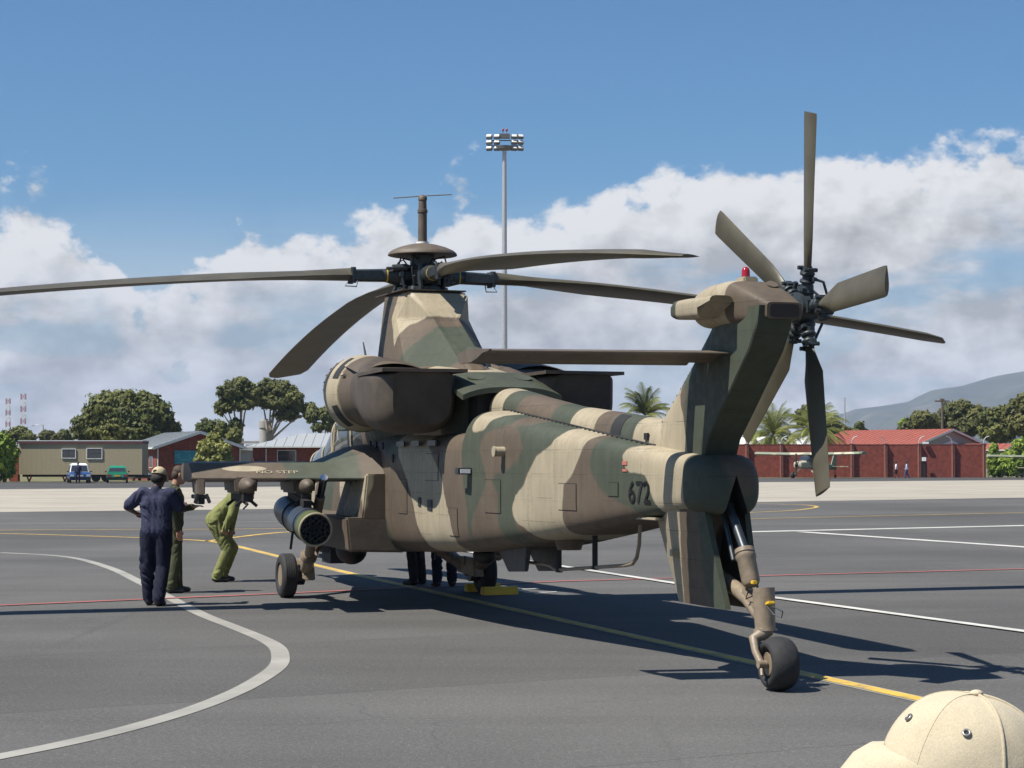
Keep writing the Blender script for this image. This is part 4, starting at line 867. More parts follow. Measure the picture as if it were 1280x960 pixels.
# --- tail rotor on the starboard side
TH = Vector((-11.02, -.60, 3.09))
trh = empty('tail_rotor_head', (0, 0, 0), 0, heli)
m = MB(); m.cyl((-11.02, -.2, 3.09), (-11.02, -.5, 3.09), .085, .07, 20); m.lathe((-11.02, -.48, 3.09), (0, -1, 0), [(0, .07), (.02, .13), (.1, .14), (.14, .1), (.2, .09), (.24, .05), (.26, .0)], 26); m.build('tail_hub', M['hubsteel'], trh, 35)
m = MB(); m.lathe((-11.02, -.74, 3.09), (0, -1, 0), [(0, .04), (.0, .1), (.03, .1), (.035, .05), (.1, .045), (.11, 0)], 20); m.build('pitch_spider', M['hubsteel'], trh, 35)
for kq in range(5):
    a = R(33.5 + 72 * kq); rad = Vector((math.cos(a), 0, math.sin(a))); tan = Vector((-math.sin(a), 0, math.cos(a))); nrm = Vector((0, 1, 0)); cone = math.tan(R((6, 6, 6, 6, -1)[kq]))
    def P(r, c, h): return TH + rad * r + tan * c + nrm * (h + r * cone)
    g = empty('tail_blade_grip', (0, 0, 0), 0, heli)
    m = MB(); m.tube([P(.08, 0, 0), P(.2, 0, 0), P(.22, 0, 0), P(.36, 0, 0)], [.06, .055, .042, .04], 14)
    for r_ in (.15, .235, .30): m.torus(P(r_, 0, 0), rad, .045, .02, 16, 8)
    m.bar(P(.17, -.05, .05), P(.17, .05, .05), .035, .03); m.bar(P(.33, -.075, 0), P(.33, .075, 0), .05, .05); m.cyl(P(.34, -.055, -.06), P(.34, -.055, .06), .018, None, 10); m.cyl(P(.34, .055, -.06), P(.34, .055, .06), .018, None, 10)
    m.build('grip_sleeve', M['hubsteel'], g, 35)
    m = MB(); m.tube([P(.27, .07, -.02), P(.25, .1, -.1), P(.1, .06, -.17)], .012, 8); m.bar(P(.27, .11, -.02), P(.27, .0, -.02), .03, .03); m.build('pitch_link', M['steel'], g, 35)
    m = MB(); rg = []
    for r in (.33, .40, .5, .62, .8, 1.0, 1.2, 1.4, 1.58, 1.63):
        ch = float(np.interp(r, [.33, .42, .62, 1.58, 1.63], [.07, .12, .245, .245, .235])); th = float(np.interp(r, [.33, .62, 1.63], [.035, .03, .02])); tw = R(float(np.interp(r, [.33, .6, 1.63], [6, 12, 2])))
        ring = []
        for c, h in [(.5, 0), (.44, .4), (.3, .9), (.1, 1), (-.2, .7), (-.5, .08), (-.5, -.08), (-.2, -.6), (.1, -.9), (.3, -.8), (.44, -.4)]:
            cc_, hh = (c - .08) * ch, h * th; ring.append(P(r, cc_ * math.cos(tw) - hh * math.sin(tw), hh * math.cos(tw) + cc_ * math.sin(tw)))
        rg.append(ring)
    m.rings(rg); m.build('tail_rotor_blade', M['blade'], heli, 35)
# ------------------------------------------------------------------ people
def skin_mat(name, col): return simple(name, col, .5, var=.12, scale=9)
def cloth_mat(name, col, var=.16):
    m, t, b = new_mat(name); oc = t.n('ShaderNodeTexCoord').outputs['Object']
    f = t.smooth(t.noise(oc, 5, 5, .6), .3, .7, 1 - var, 1 + var)
    t.link(t.mix(1.0, col, f, 'MULTIPLY'), b.inputs['Base Color']); b.inputs['Roughness'].default_value = .9; b.inputs['Specular IOR Level'].default_value = .15
    st = t.n('ShaderNodeMapping'); st.inputs['Scale'].default_value = (1, 1, .45); t.link(oc, st.inputs[0])
    bn = t.n('ShaderNodeBump'); bn.inputs['Strength'].default_value = .8; bn.inputs['Distance'].default_value = .02
    t.link(t.noise(st.outputs[0], 16, 4, .55, .8), bn.inputs['Height']); t.link(bn.outputs[0], b.inputs['Normal'])
    return m
M['skin_dark'] = skin_mat('dark_brown_skin', (.075, .04, .025)); M['skin_fair'] = skin_mat('tanned_skin', (.36, .19, .125))
M['navy_shirt'] = cloth_mat('navy_cotton', (.036, .04, .072)); M['navy_trousers'] = cloth_mat('navy_twill', (.018, .02, .036))
M['flight_suit'] = cloth_mat('olive_flight_suit', (.062, .066, .038)); M['flight_suit_pale'] = cloth_mat('faded_olive_flight_suit', (.175, .185, .07))
M['boot'] = simple('black_boot_leather', (.012, .012, .012), .4); M['hair_brown'] = simple('brown_hair', (.05, .03, .018), .7, bump=.6, bscale=60)
M['hair_black'] = simple('black_hair', (.012, .01, .009), .8, bump=.6, bscale=60)
M['khaki'] = cloth_mat('khaki_cap_cotton', (.44, .37, .24), .08); M['white_shirt'] = cloth_mat('white_shirt', (.7, .71, .74)); M['blue_shirt'] = cloth_mat('pale_blue_shirt', (.36, .43, .58))
M['denim'] = cloth_mat('denim', (.06, .085, .17)); M['dark_shorts'] = cloth_mat('dark_shorts', (.03, .028, .04)); M['red_shirt'] = cloth_mat('red_shirt', (.42, .03, .03)); M['grey_cloth'] = cloth_mat('dark_grey_cloth', (.03, .03, .034))
STAND = dict(hipL=(-.095, 0, .92), hipR=(.095, 0, .92), kneeL=(-.11, .02, .49), kneeR=(.11, .02, .49), ankL=(-.115, -.02, .09), ankR=(.115, -.02, .09), pelvis=(0, 0, .95), waist=(0, .01, 1.1), chest=(0, .01, 1.30), neck=(0, 0, 1.47), head=(0, .035, 1.62),
             shL=(-.185, 0, 1.40), shR=(.185, 0, 1.40), elL=(-.25, -.01, 1.12), elR=(.25, -.01, 1.12), wrL=(-.26, .07, .87), wrR=(.26, .07, .87), look=(0, 1, 0))
def humanoid(name, loc, rz, pose, mats, long_sleeve=True, shorts=False, voxel=.011, scale=1.0, loose=1.0, hair=None, cap=None, wide=1.0):
    """one continuous body remeshed from overlapping limbs; mats: skin, top, legs, shoe"""
    J = dict(STAND); J.update(pose); J = {k: Vector(v) * (scale if k != 'look' else 1) for k, v in J.items()}
    prim = []
    def cap_(tagi, a, ra, b, rb): prim.append((tagi, Vector(a), ra * scale, Vector(b), rb * scale))
    SK, TP, LG, SH = 0, 1, 2, 3
    lo = loose
    fwd = Vector((0, 1, 0)); look = Vector(J['look']).normalized(); up = (J['head'] - J['neck']).normalized(); upv = (up - look * up.dot(look)).normalized(); rgt = look.cross(upv).normalized()
    hc = J['head']; s = scale
    cap_(SK, J['neck'] - up * .03 * s, .058, hc - look * .015 * s, .056)
    # head: skull, face, jaw, nose, brow, ears
    cap_(SK, hc - look * .025 * s + upv * .035 * s, .083, hc + look * .03 * s + upv * .03 * s, .075)
    cap_(SK, hc + look * .035 * s - upv * .01 * s, .066, hc + look * .05 * s - upv * .075 * s, .042)
    cap_(SK, hc - look * .02 * s - upv * .03 * s, .066, hc + look * .045 * s - upv * .065 * s, .046)
    cap_(SK, hc + look * .098 * s + upv * .012 * s, .012, hc + look * .118 * s - upv * .02 * s, .016)
    cap_(SK, hc + look * .088 * s + upv * .03 * s - rgt * .03 * s, .016, hc + look * .088 * s + upv * .03 * s + rgt * .03 * s, .016)
    cap_(SK, hc + look * .09 * s - upv * .055 * s - rgt * .015 * s, .011, hc + look * .09 * s - upv * .055 * s + rgt * .015 * s, .011)
    for sd in (-1, 1): cap_(SK, hc + rgt * sd * .078 * s - look * .005 * s + upv * .02 * s, .016, hc + rgt * sd * .08 * s - look * .0 * s - upv * .02 * s, .011)
    sx = (J['shR'] - J['shL']).normalized(); hx = (J['hipR'] - J['hipL']).normalized()
    # torso
    W = wide
    for k in (-1, 0, 1):
        cap_(TP, J['chest'] + sx * k * .085 * s * W, .108 * lo, J['waist'] + hx * k * .07 * s * W, .102 * lo)
        cap_(TP, J['waist'] + hx * k * .07 * s * W, .102 * lo, J['pelvis'] + hx * k * .065 * s * W, .107 * lo)
    cap_(TP, J['shL'], .072 * lo, J['chest'] + Vector((0, 0, .07 * s)), .09); cap_(TP, J['shR'], .072 * lo, J['chest'] + Vector((0, 0, .07 * s)), .09)
    cap_(TP, J['neck'] - up * .02 * s, .066, J['chest'], .1)
    for L_ in 'LR':
        sd = -1 if L_ == 'L' else 1
        sh, el, wr = J['sh' + L_], J['el' + L_], J['wr' + L_]
        if long_sleeve:
            cap_(TP, sh, .07 * lo, el, .056 * lo); cap_(TP, el, .056 * lo, el.lerp(wr, .9), .044 * lo); cap_(SK, el.lerp(wr, .8), .03, wr, .026)
        else:
            cap_(TP, sh, .07 * lo, sh.lerp(el, .78), .066 * lo); cap_(SK, sh.lerp(el, .6), .046, el, .041); cap_(SK, el, .041, wr, .027)
        d = (wr - el).normalized(); side = d.cross(Vector((0, 0, 1)) if abs(d.z) < .9 else Vector((0, 1, 0))).normalized()
        if abs(d.z) > .6: side = Vector((0, 1, 0)) - d * d.y; side.normalize()
        nrm = d.cross(side).normalized() * sd
        pa = wr + d * .045 * s
        cap_(SK, wr, .026, pa - side * .016 * s, .022); cap_(SK, wr, .026, pa + side * .018 * s, .022); cap_(SK, pa - side * .03 * s + d * .02 * s, .014, pa + side * .03 * s + d * .02 * s, .015)
        for q, ln in zip((-.033, -.012, .010, .031), (.062, .076, .082, .072)):
            a = pa + side * q * s + d * .025 * s; b = a + d * ln * .5 * s + nrm * -.004 * s; c = b + d * ln * .42 * s - nrm * .022 * s
            cap_(SK, a, .0115, b, .0105); cap_(SK, b, .0105, c, .009)
        th = wr + side * .03 * s + d * .01 * s; cap_(SK, th, .015, th + side * .028 * s + d * .03 * s, .012); cap_(SK, th + side * .028 * s + d * .03 * s, .012, th + side * .03 * s + d * .062 * s - nrm * .01 * s, .0095)
        hp, kn, an = J['hip' + L_], J['knee' + L_], J['ank' + L_]
        if shorts:
            cap_(LG, hp, .1 * lo, hp.lerp(kn, .8), .085 * lo); cap_(SK, hp.lerp(kn, .6), .065, kn, .055); cap_(SK, kn, .055, an, .038)
        else:
            cap_(LG, hp, .098 * lo, kn, .076 * lo); cap_(LG, kn, .076 * lo, an + Vector((0, 0, .01)), .066 * lo)
        ft = Vector((kn.x - an.x, 0, 0)) * 0 + Vector(J.get('toe' + L_, (sd * .12, 1, 0))).normalized()
        cap_(SH, an - ft * .035 * s - Vector((0, 0, .04 * s)), .045, an + ft * .06 * s - Vector((0, 0, .045 * s)), .044); cap_(SH, an + ft * .06 * s - Vector((0, 0, .045 * s)), .044, an + ft * .15 * s - Vector((0, 0, .055 * s)), .035); cap_(SH, an, .05, an - Vector((0, 0, .045 * s)), .05)
    mb = MB()
    for tg, a, ra, b, rb in prim:
        d = b - a; ln = d.length; d = d.normalized() if ln > 1e-6 else Vector((0, 0, 1))
        pts, rr = [], []
        for k in range(5): t = PI / 2 * k / 4; pts.append(a - d * ra * math.cos(t)); rr.append(max(ra * math.sin(t), 1e-3))
        for k in range(5): t = PI / 2 * k / 4; pts.append(b + d * rb * math.sin(t)); rr.append(max(rb * math.cos(t), 1e-3))
        mb.tube(pts, rr, 14)
    root = empty(name, loc, rz)
    o = mb.build('body', list(mats), root, 0)
    md = o.modifiers.new('r', 'REMESH'); md.mode = 'VOXEL'; md.voxel_size = voxel; md.use_smooth_shade = True
    sm = o.modifiers.new('s', 'SMOOTH'); sm.factor = .5; sm.iterations = 4 if voxel < .02 else 1
    me = bpy.data.meshes.new_from_object(o.evaluated_get(bpy.context.evaluated_depsgraph_get())); o.modifiers.clear(); o.data = me
    me.materials.clear()
    for k in mats: me.materials.append(k)
    n = len(me.polygons); ce = np.empty(n * 3); me.polygons.foreach_get('center', ce); ce = ce.reshape(-1, 3)
    best = np.full(n, 9.); lab = np.zeros(n, int)
    for tg, a, ra, b, rb in prim:
        A, B = np.array(a), np.array(b); e = B - A; t = np.clip(((ce - A) @ e) / max(e @ e, 1e-9), 0, 1)
        dd = np.linalg.norm(ce - A - t[:, None] * e, axis=1) - (ra + (rb - ra) * t) - (.004 if tg in (1, 2) else 0)
        k = dd < best; best[k] = dd[k]; lab[k] = tg
    # the jacket hem splits shirt from trousers
    hem = mats[1] is not mats[2]
    me.polygons.foreach_set('material_index', lab.astype(np.int32)); me.polygons.foreach_set('use_smooth', [True] * n)
    if voxel < .02:                                            # cloth folds
        nv = len(me.vertices); co = np.empty(nv * 3); me.vertices.foreach_get('co', co); co = co.reshape(-1, 3); no = np.empty(nv * 3); me.vertices.foreach_get('normal', no); no = no.reshape(-1, 3)
        vl = np.zeros(nv, bool)
        for p in me.polygons:
            if lab[p.index] in (1, 2):
                for v in p.vertices: vl[v] = True
        ph = 38 * co[:, 2] + 13 * np.sin(9 * co[:, 0] + 5 * co[:, 1]) + 4 * np.sin(21 * co[:, 1] - 7 * co[:, 2]); amp = .0075 * (np.sin(ph) + .6 * np.sin(1.9 * ph + 3 * co[:, 0] * 9)) * (.5 + .5 * np.sin(7 * co[:, 2] + 11 * co[:, 0]))
        co += no * (amp * vl)[:, None]; me.vertices.foreach_set('co', co.ravel())
    me.update()
    if hair is not None:
        hb = MB(); Mx = Matrix((rgt, look, upv)).transposed()
        (cap is None) and hb.ell(hc - look * .022 * s + upv * .052 * s, (.091 * s, .103 * s, .082 * s), 22, 14, Mx); hb.ell(hc - look * .05 * s + upv * (.0 if cap is None else -.02) * s, (.084 * s, .072 * s, (.085 if cap is None else .06) * s), 20, 12, Mx)
        hb.build('hair', hair, root, 60)
    if voxel < .02:
        for sd in (-1, 1):
            eb = MB(); eb.ell(hc + look * .092 * s + rgt * sd * .03 * s + upv * .008 * s, (.009 * s, .009 * s, .009 * s), 10, 8); eb.build('eye', M['black'], root, 60)
    if cap is not None: make_cap(root, hc + upv * .045 * s - look * .012 * s, look, upv, rgt, cap, s)
    root['label'] = ''
    return root
def make_cap(root, c, look, upv, rgt, mat, s=1.0, parts=False, a=.093, b=.108, h=.10, seams=6):
    def W(x, y, z): return c + rgt * x * s + look * y * s + upv * z * s
    m = MB(); nu = 96 if parts else 36; nv = 26 if parts else 12; rg = []
    for i in range(nv + 1):
        t = i / nv; el = t * PI / 2 * .985
        ring = []
        for j in range(nu):
            az = 2 * PI * j / nu
            k = math.cos(el) ** .82; zz = math.sin(el) ** 1.0
            # panels are slightly flat between seams
            pan = az * seams / (2 * PI); fr = pan - math.floor(pan); bulge = 1 - .016 * (1 - abs(2 * fr - 1) ** 6) * math.sin(min(el * 1.6, PI / 2)) if parts else 1
            wr = 1 + (.008 * math.sin(5 * az + 6 * el) * math.cos(el) + .006 * math.sin(11 * az - 4 * el) * math.cos(el) ** 2 if parts else 0)
            ring.append(W(a * k * math.sin(az) * wr * bulge, b * k * math.cos(az) * wr * bulge, h * zz * wr * bulge))
        rg.append(ring)
    m.rings(rg, cap=True); cr = m.build('cap', mat, root, 50)
    m = MB(); rg = []
    for i in range(13):
        f = i / 12 * 2 - 1; az = f * R(66)
        row = []
        for q, (d, dz) in enumerate([(0.0, .022), (.3, .018), (.6, .002), (.85, -.026), (1.0, -.05), (1.0, -.054), (.85, -.03), (.6, -.002), (.3, .014), (0, .018)]):
            ln = .062 * math.cos(f * PI / 2 * .92) ** .6 if abs(f) < 1 else .01
            row.append(W((a + .0) * math.sin(az) * .99 + d * ln * math.sin(az) * .35, b * math.cos(az) * .99 + d * ln, dz - .02 * f * f * (.3 + d)))
        rg.append(row)
    m.rings(rg); m.build('brim', mat, cr, 50)
    if parts:
        for k in range(seams):
            az = 2 * PI * k / seams
            m = MB(); pts = []
            for i in range(22):
                el = i / 21 * PI / 2 * .97; kk = math.cos(el) ** .82; wr = 1 + .008 * math.sin(5 * az + 6 * el) * math.cos(el) + .006 * math.sin(11 * az - 4 * el) * math.cos(el) ** 2
                pts.append(W(a * kk * math.sin(az) * wr, b * kk * math.cos(az) * wr, h * math.sin(el) * wr))
            rad_ = .0022 if k in (3, 4) else .0007
            m.tube(pts, rad_ * s, 6); m.build('seam', mat, cr, 60)
            az2 = az + PI / seams; el = R(38); kk = math.cos(el) ** .82 * .985
            p = W(a * kk * math.sin(az2), b * kk * math.cos(az2), h * math.sin(el) * .985); n = (p - W(0, 0, -.0)).normalized()
            m = MB(); m.torus(p + n * .002, n, .0042, .0017, 20, 8); m.build('eyelet', M['brass'] if 'brass' in M else M['steel'], cr, 50)
            m = MB(); m.cyl(p + n * .0002, p + n * .0018, .0036, None, 16); m.build('eyelet_hole', M['black'], cr, 40)
        m = MB(); m.ell(W(0, 0, h + .001), (.0085 * s, .0085 * s, .0045 * s), 16, 8); m.build('cap_button', mat, cr, 60)
    else:
        m = MB(); m.ell(W(0, -b * .93, .02), (.03, .012, .02), 12, 8); m.build('strap_gap', M['hair_black'], cr, 60)
        m = MB(); m.ell(W(0, 0, h), (.008, .008, .004), 10, 6); m.build('cap_button', mat, cr, 60)

p = humanoid('person', (-4.48, 24.64, 0), R(-8), dict(kneeL=(-.125, .02, .49), kneeR=(.075, .04, .49), ankL=(-.11, .06, .09), ankR=(.07, -.10, .09), elL=(-.40, .02, 1.235), wrL=(-.36, .24, 1.16), elR=(.30, .07, 1.20), wrR=(.25, .31, 1.24), head=(.015, .05, 1.60), look=(.25, .95, -.25)),
             (M['skin_dark'], M['navy_shirt'], M['navy_trousers'], M['boot']), long_sleeve=False, loose=1.2, cap=M['khaki'], hair=M['hair_black'], wide=1.05)
tag(p, 'person in navy work shirt and trousers with khaki cap, back turned, elbows out', 'person')
p = humanoid('person', (-4.66, 27.03, 0), R(-78), dict(ankL=(-.115, .05, .09), ankR=(.11, -.05, .09), wrR=(.25, .03, .86), elR=(.25, -.06, 1.13), elL=(-.24, .05, 1.14), wrL=(-.16, .26, 1.18), head=(0, .07, 1.62), look=(.1, .93, -.3)),
             (M['skin_fair'], M['flight_suit'], M['flight_suit'], M['boot']), loose=1.06, hair=M['hair_brown'])
tag(p, 'bareheaded brown-haired person in dark olive flight suit, seen in profile behind navy worker', 'person')
p = humanoid('person', (-4.38, 29.5, 0), R(-84), dict(hipL=(-.1, -.13, .90), hipR=(.1, -.11, .90), pelvis=(0, -.12, .93), waist=(0, 0, 1.06), chest=(0, .16, 1.20), neck=(0, .30, 1.30), head=(0, .38, 1.33), look=(0, .85, -.5), shL=(-.18, .22, 1.26), shR=(.18, .22, 1.26), elL=(-.26, .17, 1.0), elR=(.27, .15, 1.0), wrL=(-.2, .14, .78), wrR=(.2, .06, .79), kneeL=(-.12, .16, .50), kneeR=(.12, .1, .48), ankL=(-.12, .02, .09), ankR=(.1, -.06, .09)),
             (M['skin_fair'], M['flight_suit_pale'], M['flight_suit_pale'], M['boot']), loose=1.12, hair=M['hair_brown'])
tag(p, 'person in pale green flight suit bending forward under the wing, hand on thigh', 'person')
p = humanoid('person', (-1.4, 28.75, 0), R(60), dict(), (M['skin_fair'], M['grey_cloth'], M['grey_cloth'], M['boot']), voxel=.016, hair=M['hair_black'])
tag(p, 'dark-trousered person behind the helicopter, single narrow leg showing below belly near wing root', 'person')
p = humanoid('person', (-.98, 28.35, 0), R(20), dict(), (M['skin_fair'], M['navy_trousers'], M['navy_trousers'], M['boot']), voxel=.016, loose=1.1, hair=M['hair_brown'])
tag(p, 'dark-clothed person behind the helicopter, both legs showing below belly left of far wheel', 'person')
# spectator in front of the camera, only the cap in frame
def cap_cloth():
    m, t, b = new_mat('brushed_cap_cotton'); oc = t.n('ShaderNodeTexCoord').outputs['Object']
    f = t.m('MULTIPLY', t.smooth(t.noise(oc, 14, 5, .6), .3, .7, .93, 1.05), t.smooth(t.noise(oc, 420, 3, .7), .3, .7, .9, 1.08))
    t.link(t.mix(1.0, (.47, .405, .29), f, 'MULTIPLY'), b.inputs['Base Color']); b.inputs['Roughness'].default_value = .95; b.inputs['Specular IOR Level'].default_value = .1; b.inputs['Sheen Weight'].default_value = .15
    bn = t.n('ShaderNodeBump'); bn.inputs['Strength'].default_value = .35; bn.inputs['Distance'].default_value = .004
    t.link(t.m('ADD', t.noise(oc, 26, 4, .5), t.m('MULTIPLY', t.noise(oc, 500, 2, .5), .25)), bn.inputs['Height']); t.link(bn.outputs[0], b.inputs['Normal'])
    return m
M['cap_cloth'] = cap_cloth(); M['brass'] = simple('eyelet_metal', (.3, .29, .27), .4, .8)
sp = humanoid('person', (.592, 2.50, 0), R(72), dict(), (M['skin_fair'], M['white_shirt'], M['denim'], M['boot']), voxel=.012, scale=.83, long_sleeve=False, hair=M['hair_brown'])
tag(sp, 'spectator in khaki baseball cap standing close at the bottom right corner', 'person')
hd = Vector(STAND['head']) * .83
make_cap(sp, hd + Vector((0, -.012, .074)), Vector((0, math.cos(R(9)), math.sin(R(9)))), Vector((0, -math.sin(R(9)), math.cos(R(9)))), Vector((1, 0, 0)), M['cap_cloth'], 1.0, True, .088, .106, .106)
# ------------------------------------------------------------------ background
def scr(px, D): return (px - 640) / 2440 * D          # metres to the side at distance D for a bearing read off the photograph
def hgt(py, D): return 1.82 + (576 - py) * D / 2440
M['brick'] = simple('red_brick', (.19, .044, .028), .85, var=.3, scale=3.0, bump=.3, bscale=9)
M['brick_pier'] = simple('red_brick_pier', (.15, .05, .038), .85, var=.25, scale=3.0)
M['roof_grey'] = simple('grey_metal_roof', (.30, .315, .32), .5, var=.1); M['roof_red'] = simple('orange_red_roof', (.27, .072, .048), .7, var=.12, scale=1.5)
M['trim'] = simple('white_trim', (.62, .62, .6), .6); M['win'] = simple('window_glass', (.03, .035, .045), .08, spec=.8); M['plaster'] = simple('grey_gable_cladding', (.30, .29, .275), .8)
M['teal'] = simple('teal_signboard', (.02, .2, .26), .5, var=.25, scale=2.5); M['concrete_dk'] = simple('weathered_concrete', (.3, .29, .27), .9, var=.2, scale=1.0)
M['trailer'] = simple('beige_ribbed_panel', (.31, .262, .165), .6, var=.06); M['maroon'] = simple('maroon_trim', (.1, .03, .03), .6)
M['galv'] = simple('galvanised_steel', (.42, .43, .44), .45, .4, .1); M['lamp_dk'] = simple('floodlight_housing', (.12, .12, .12), .5, .3)
M['bark'] = simple('grey_brown_bark', (.16, .12, .09), .9, var=.3, scale=2, bump=.5, bscale=8); M['bark_pale'] = simple('pale_gum_bark', (.34, .28, .22), .85, var=.3, scale=1.2)
M['wood'] = simple('weathered_pole_wood', (.1, .08, .06), .9)
def leaf_mat(name, c0, c1):
    m, t, b = new_mat(name); a = t.n('ShaderNodeAttribute', attribute_name='tone').outputs['Fac']
    t.link(t.mix(a, c0, c1), b.inputs['Base Color']); b.inputs['Roughness'].default_value = .6; b.inputs['Specular IOR Level'].default_value = .25
    tr = t.n('ShaderNodeBsdfTranslucent'); t.link(t.mix(.5, t.mix(a, c0, c1), (.14, .16, .03)), tr.inputs[0]); mx = t.n('ShaderNodeMixShader'); mx.inputs[0].default_value = .3
    t.link(b.outputs[0], mx.inputs[1]); t.link(tr.outputs[0], mx.inputs[2]); out = [n for n in t.t.nodes if n.type == 'OUTPUT_MATERIAL'][0]; t.link(mx.outputs[0], out.inputs[0])
    return m
M['leaf_fig'] = leaf_mat('dark_fig_leaves', (0.040, 0.061, 0.018), (0.202, 0.202, 0.052)); M['leaf_gum'] = leaf_mat('gum_leaves', (0.050, 0.067, 0.024), (0.225, 0.225, 0.071))
M['leaf_bright'] = leaf_mat('bright_green_leaves', (0.108, 0.179, 0.022), (0.354, 0.448, 0.071)); M['leaf_olive'] = leaf_mat('olive_green_leaves', (.05, .062, .02), (.20, .19, .06)); M['leaf_palm'] = leaf_mat('palm_fronds', (0.054, 0.080, 0.018), (0.296, 0.306, 0.077))
M['leaf_pine'] = leaf_mat('pale_conifer_leaves', (0.108, 0.125, 0.029), (0.400, 0.390, 0.117))
nr = np.random.default_rng(5)
def leaves(name, clumps, n, size, mat, parent):
    n = int(n * 2.0); size *= .68
    """many small leaf faces spread through the clumps; clumps: (x, y, z, rx, ry, rz)"""
    cl = np.array(clumps, float); vol = (cl[:, 3] * cl[:, 5]); w = vol / vol.sum(); idx = nr.choice(len(cl), n, p=w)
    d = nr.normal(size=(n, 3)); d /= np.linalg.norm(d, axis=1)[:, None]; rad = nr.uniform(0, 1, n) ** .38
    lump = 1 + .22 * np.sin(7 * d[:, 0] + 3 * idx) * np.sin(6 * d[:, 2] + idx) + .12 * np.sin(13 * d[:, 1] + 11 * d[:, 2] + idx)
    c = cl[idx, :3] + d * cl[idx, 3:] * (rad * lump)[:, None]
    nn = d + nr.normal(size=(n, 3)) * .5 + np.array([-.15, -.15, .35]); nn /= np.linalg.norm(nn, axis=1)[:, None]
    a = np.cross(nn, nr.normal(size=(n, 3))); a /= np.linalg.norm(a, axis=1)[:, None]; b = np.cross(nn, a)
    sz = size * nr.uniform(.6, 1.35, n)[:, None]
    v = np.stack([c - a * sz, c - b * sz * .55, c + a * sz, c + b * sz * .55], 1).reshape(-1, 3)
    me = bpy.data.meshes.new(name); me.vertices.add(4 * n); me.vertices.foreach_set('co', v.ravel()); me.loops.add(4 * n); me.loops.foreach_set('vertex_index', np.arange(4 * n, dtype=np.int32)); me.polygons.add(n); me.polygons.foreach_set('loop_start', np.arange(0, 4 * n, 4, dtype=np.int32)); me.update(calc_edges=True)
    tone = np.repeat(np.clip(nr.uniform(0, 1, n) * .6 + .4 * ((idx * 37 % 11) / 10.), 0, 1), 4)
    at = me.attributes.new('tone', 'FLOAT', 'POINT'); at.data.foreach_set('value', tone.astype(np.float32))
    return mesh_obj(name, me, mat, parent)
def tree(name, label, D, px, clumps, n, size, leaf, bark, trunk_r=.35, limbs=None, group=None, base_px=None):
    """clumps: (px, py, radius px x, radius px z) read at distance D"""
    s = D / 2440; bx = scr(base_px or px, D); root = empty(name, (bx, D, 0)); tag(root, label, 'tree', group)
    cs = []
    for i, (cx, cy, rx, rz) in enumerate(clumps):
        cs.append((scr(cx, D) - bx, rng.uniform(-.5, .5) * rx * s, hgt(cy, D), rx * s, rx * s * .95, rz * s))
    leaves('crown', cs, n, size, M[leaf], root)
    m = MB(); fork = Vector((0, 0, max(1.2, min(c[2] for c in cs) * .55)))
    m.tube([(0, 0, -.2), tuple(fork * .5 + Vector((.1, 0, 0))), tuple(fork)], [trunk_r * 1.25, trunk_r, trunk_r * .85], 10)
    for c in cs:
        e = Vector((c[0], c[1], c[2] + c[5] * .2)); mid = fork.lerp(e, .5) + Vector((rng.uniform(-.3, .3), 0, .25 * (e.z - fork.z) * .4)); m.tube([tuple(fork), tuple(mid), tuple(e)], [trunk_r * .55, trunk_r * .33, trunk_r * .12], 7)
    m.build('trunk', M[bark], root, 50)
    return root
# big round tree and its neighbours on the left
tree('fig_tree', 'broad dome-shaped dark green tree behind the beige trailer', 235, 155, [(118, 532, 26, 20), (140, 512, 30, 22), (168, 514, 32, 22), (192, 520, 26, 20), (205, 535, 20, 16), (150, 538, 40, 18), (180, 540, 32, 16), (105, 540, 16, 14), (136, 500, 14, 10), (182, 502, 22, 12), (158, 500, 20, 13), (160, 522, 30, 18)], 15000, .42, 'leaf_fig', 'bark', .6)
tree('small_tree', 'small dark tree at the right foot of the broad dome tree', 238, 219, [(216, 542, 12, 9), (222, 548, 9, 8)], 1300, .36, 'leaf_fig', 'bark', .2)
tree('gum_tree', 'tall gum tree with flat-topped crown left of the pair behind gabled building', 240, 300, [(290, 490, 18, 13), (302, 480, 12, 9), (312, 492, 14, 11), (282, 507, 14, 8), (300, 505, 22, 8), (276, 513, 8, 6), (296, 530, 9, 7)], 5200, .36, 'leaf_gum', 'bark_pale', .3)
tree('gum_tree', 'tall gum tree with wide spreading crown right of the pair behind gabled building', 243, 338, [(334, 484, 14, 11), (352, 488, 18, 13), (366, 498, 14, 10), (345, 503, 24, 9), (372, 508, 10, 9), (326, 498, 12, 10), (358, 518, 16, 8), (388, 515, 10, 12)], 6200, .36, 'leaf_gum', 'bark_pale', .3, base_px=336)
tree('gum_tree', 'smaller gum tree hanging beside the engine intake', 238, 405, [(391, 520, 9, 9), (408, 518, 10, 10), (412, 532, 9, 8), (398, 534, 8, 6)], 2200, .34, 'leaf_gum', 'bark_pale', .2)
tree('round_bushy_tree', 'low round dark tree between the gabled building and the gums', 230, 264, [(258, 536, 14, 12), (274, 538, 14, 12), (292, 545, 10, 10), (266, 548, 18, 8)], 3000, .36, 'leaf_fig', 'bark', .25)
tree('conifer_bush', 'pale yellow-green bushy conifer in front of the gabled brick wall', 170, 268, [(268, 548, 10, 8), (262, 560, 14, 10), (275, 562, 14, 10), (268, 574, 22, 10), (252, 572, 8, 7), (284, 574, 8, 7)], 3600, .26, 'leaf_pine', 'bark', .15)
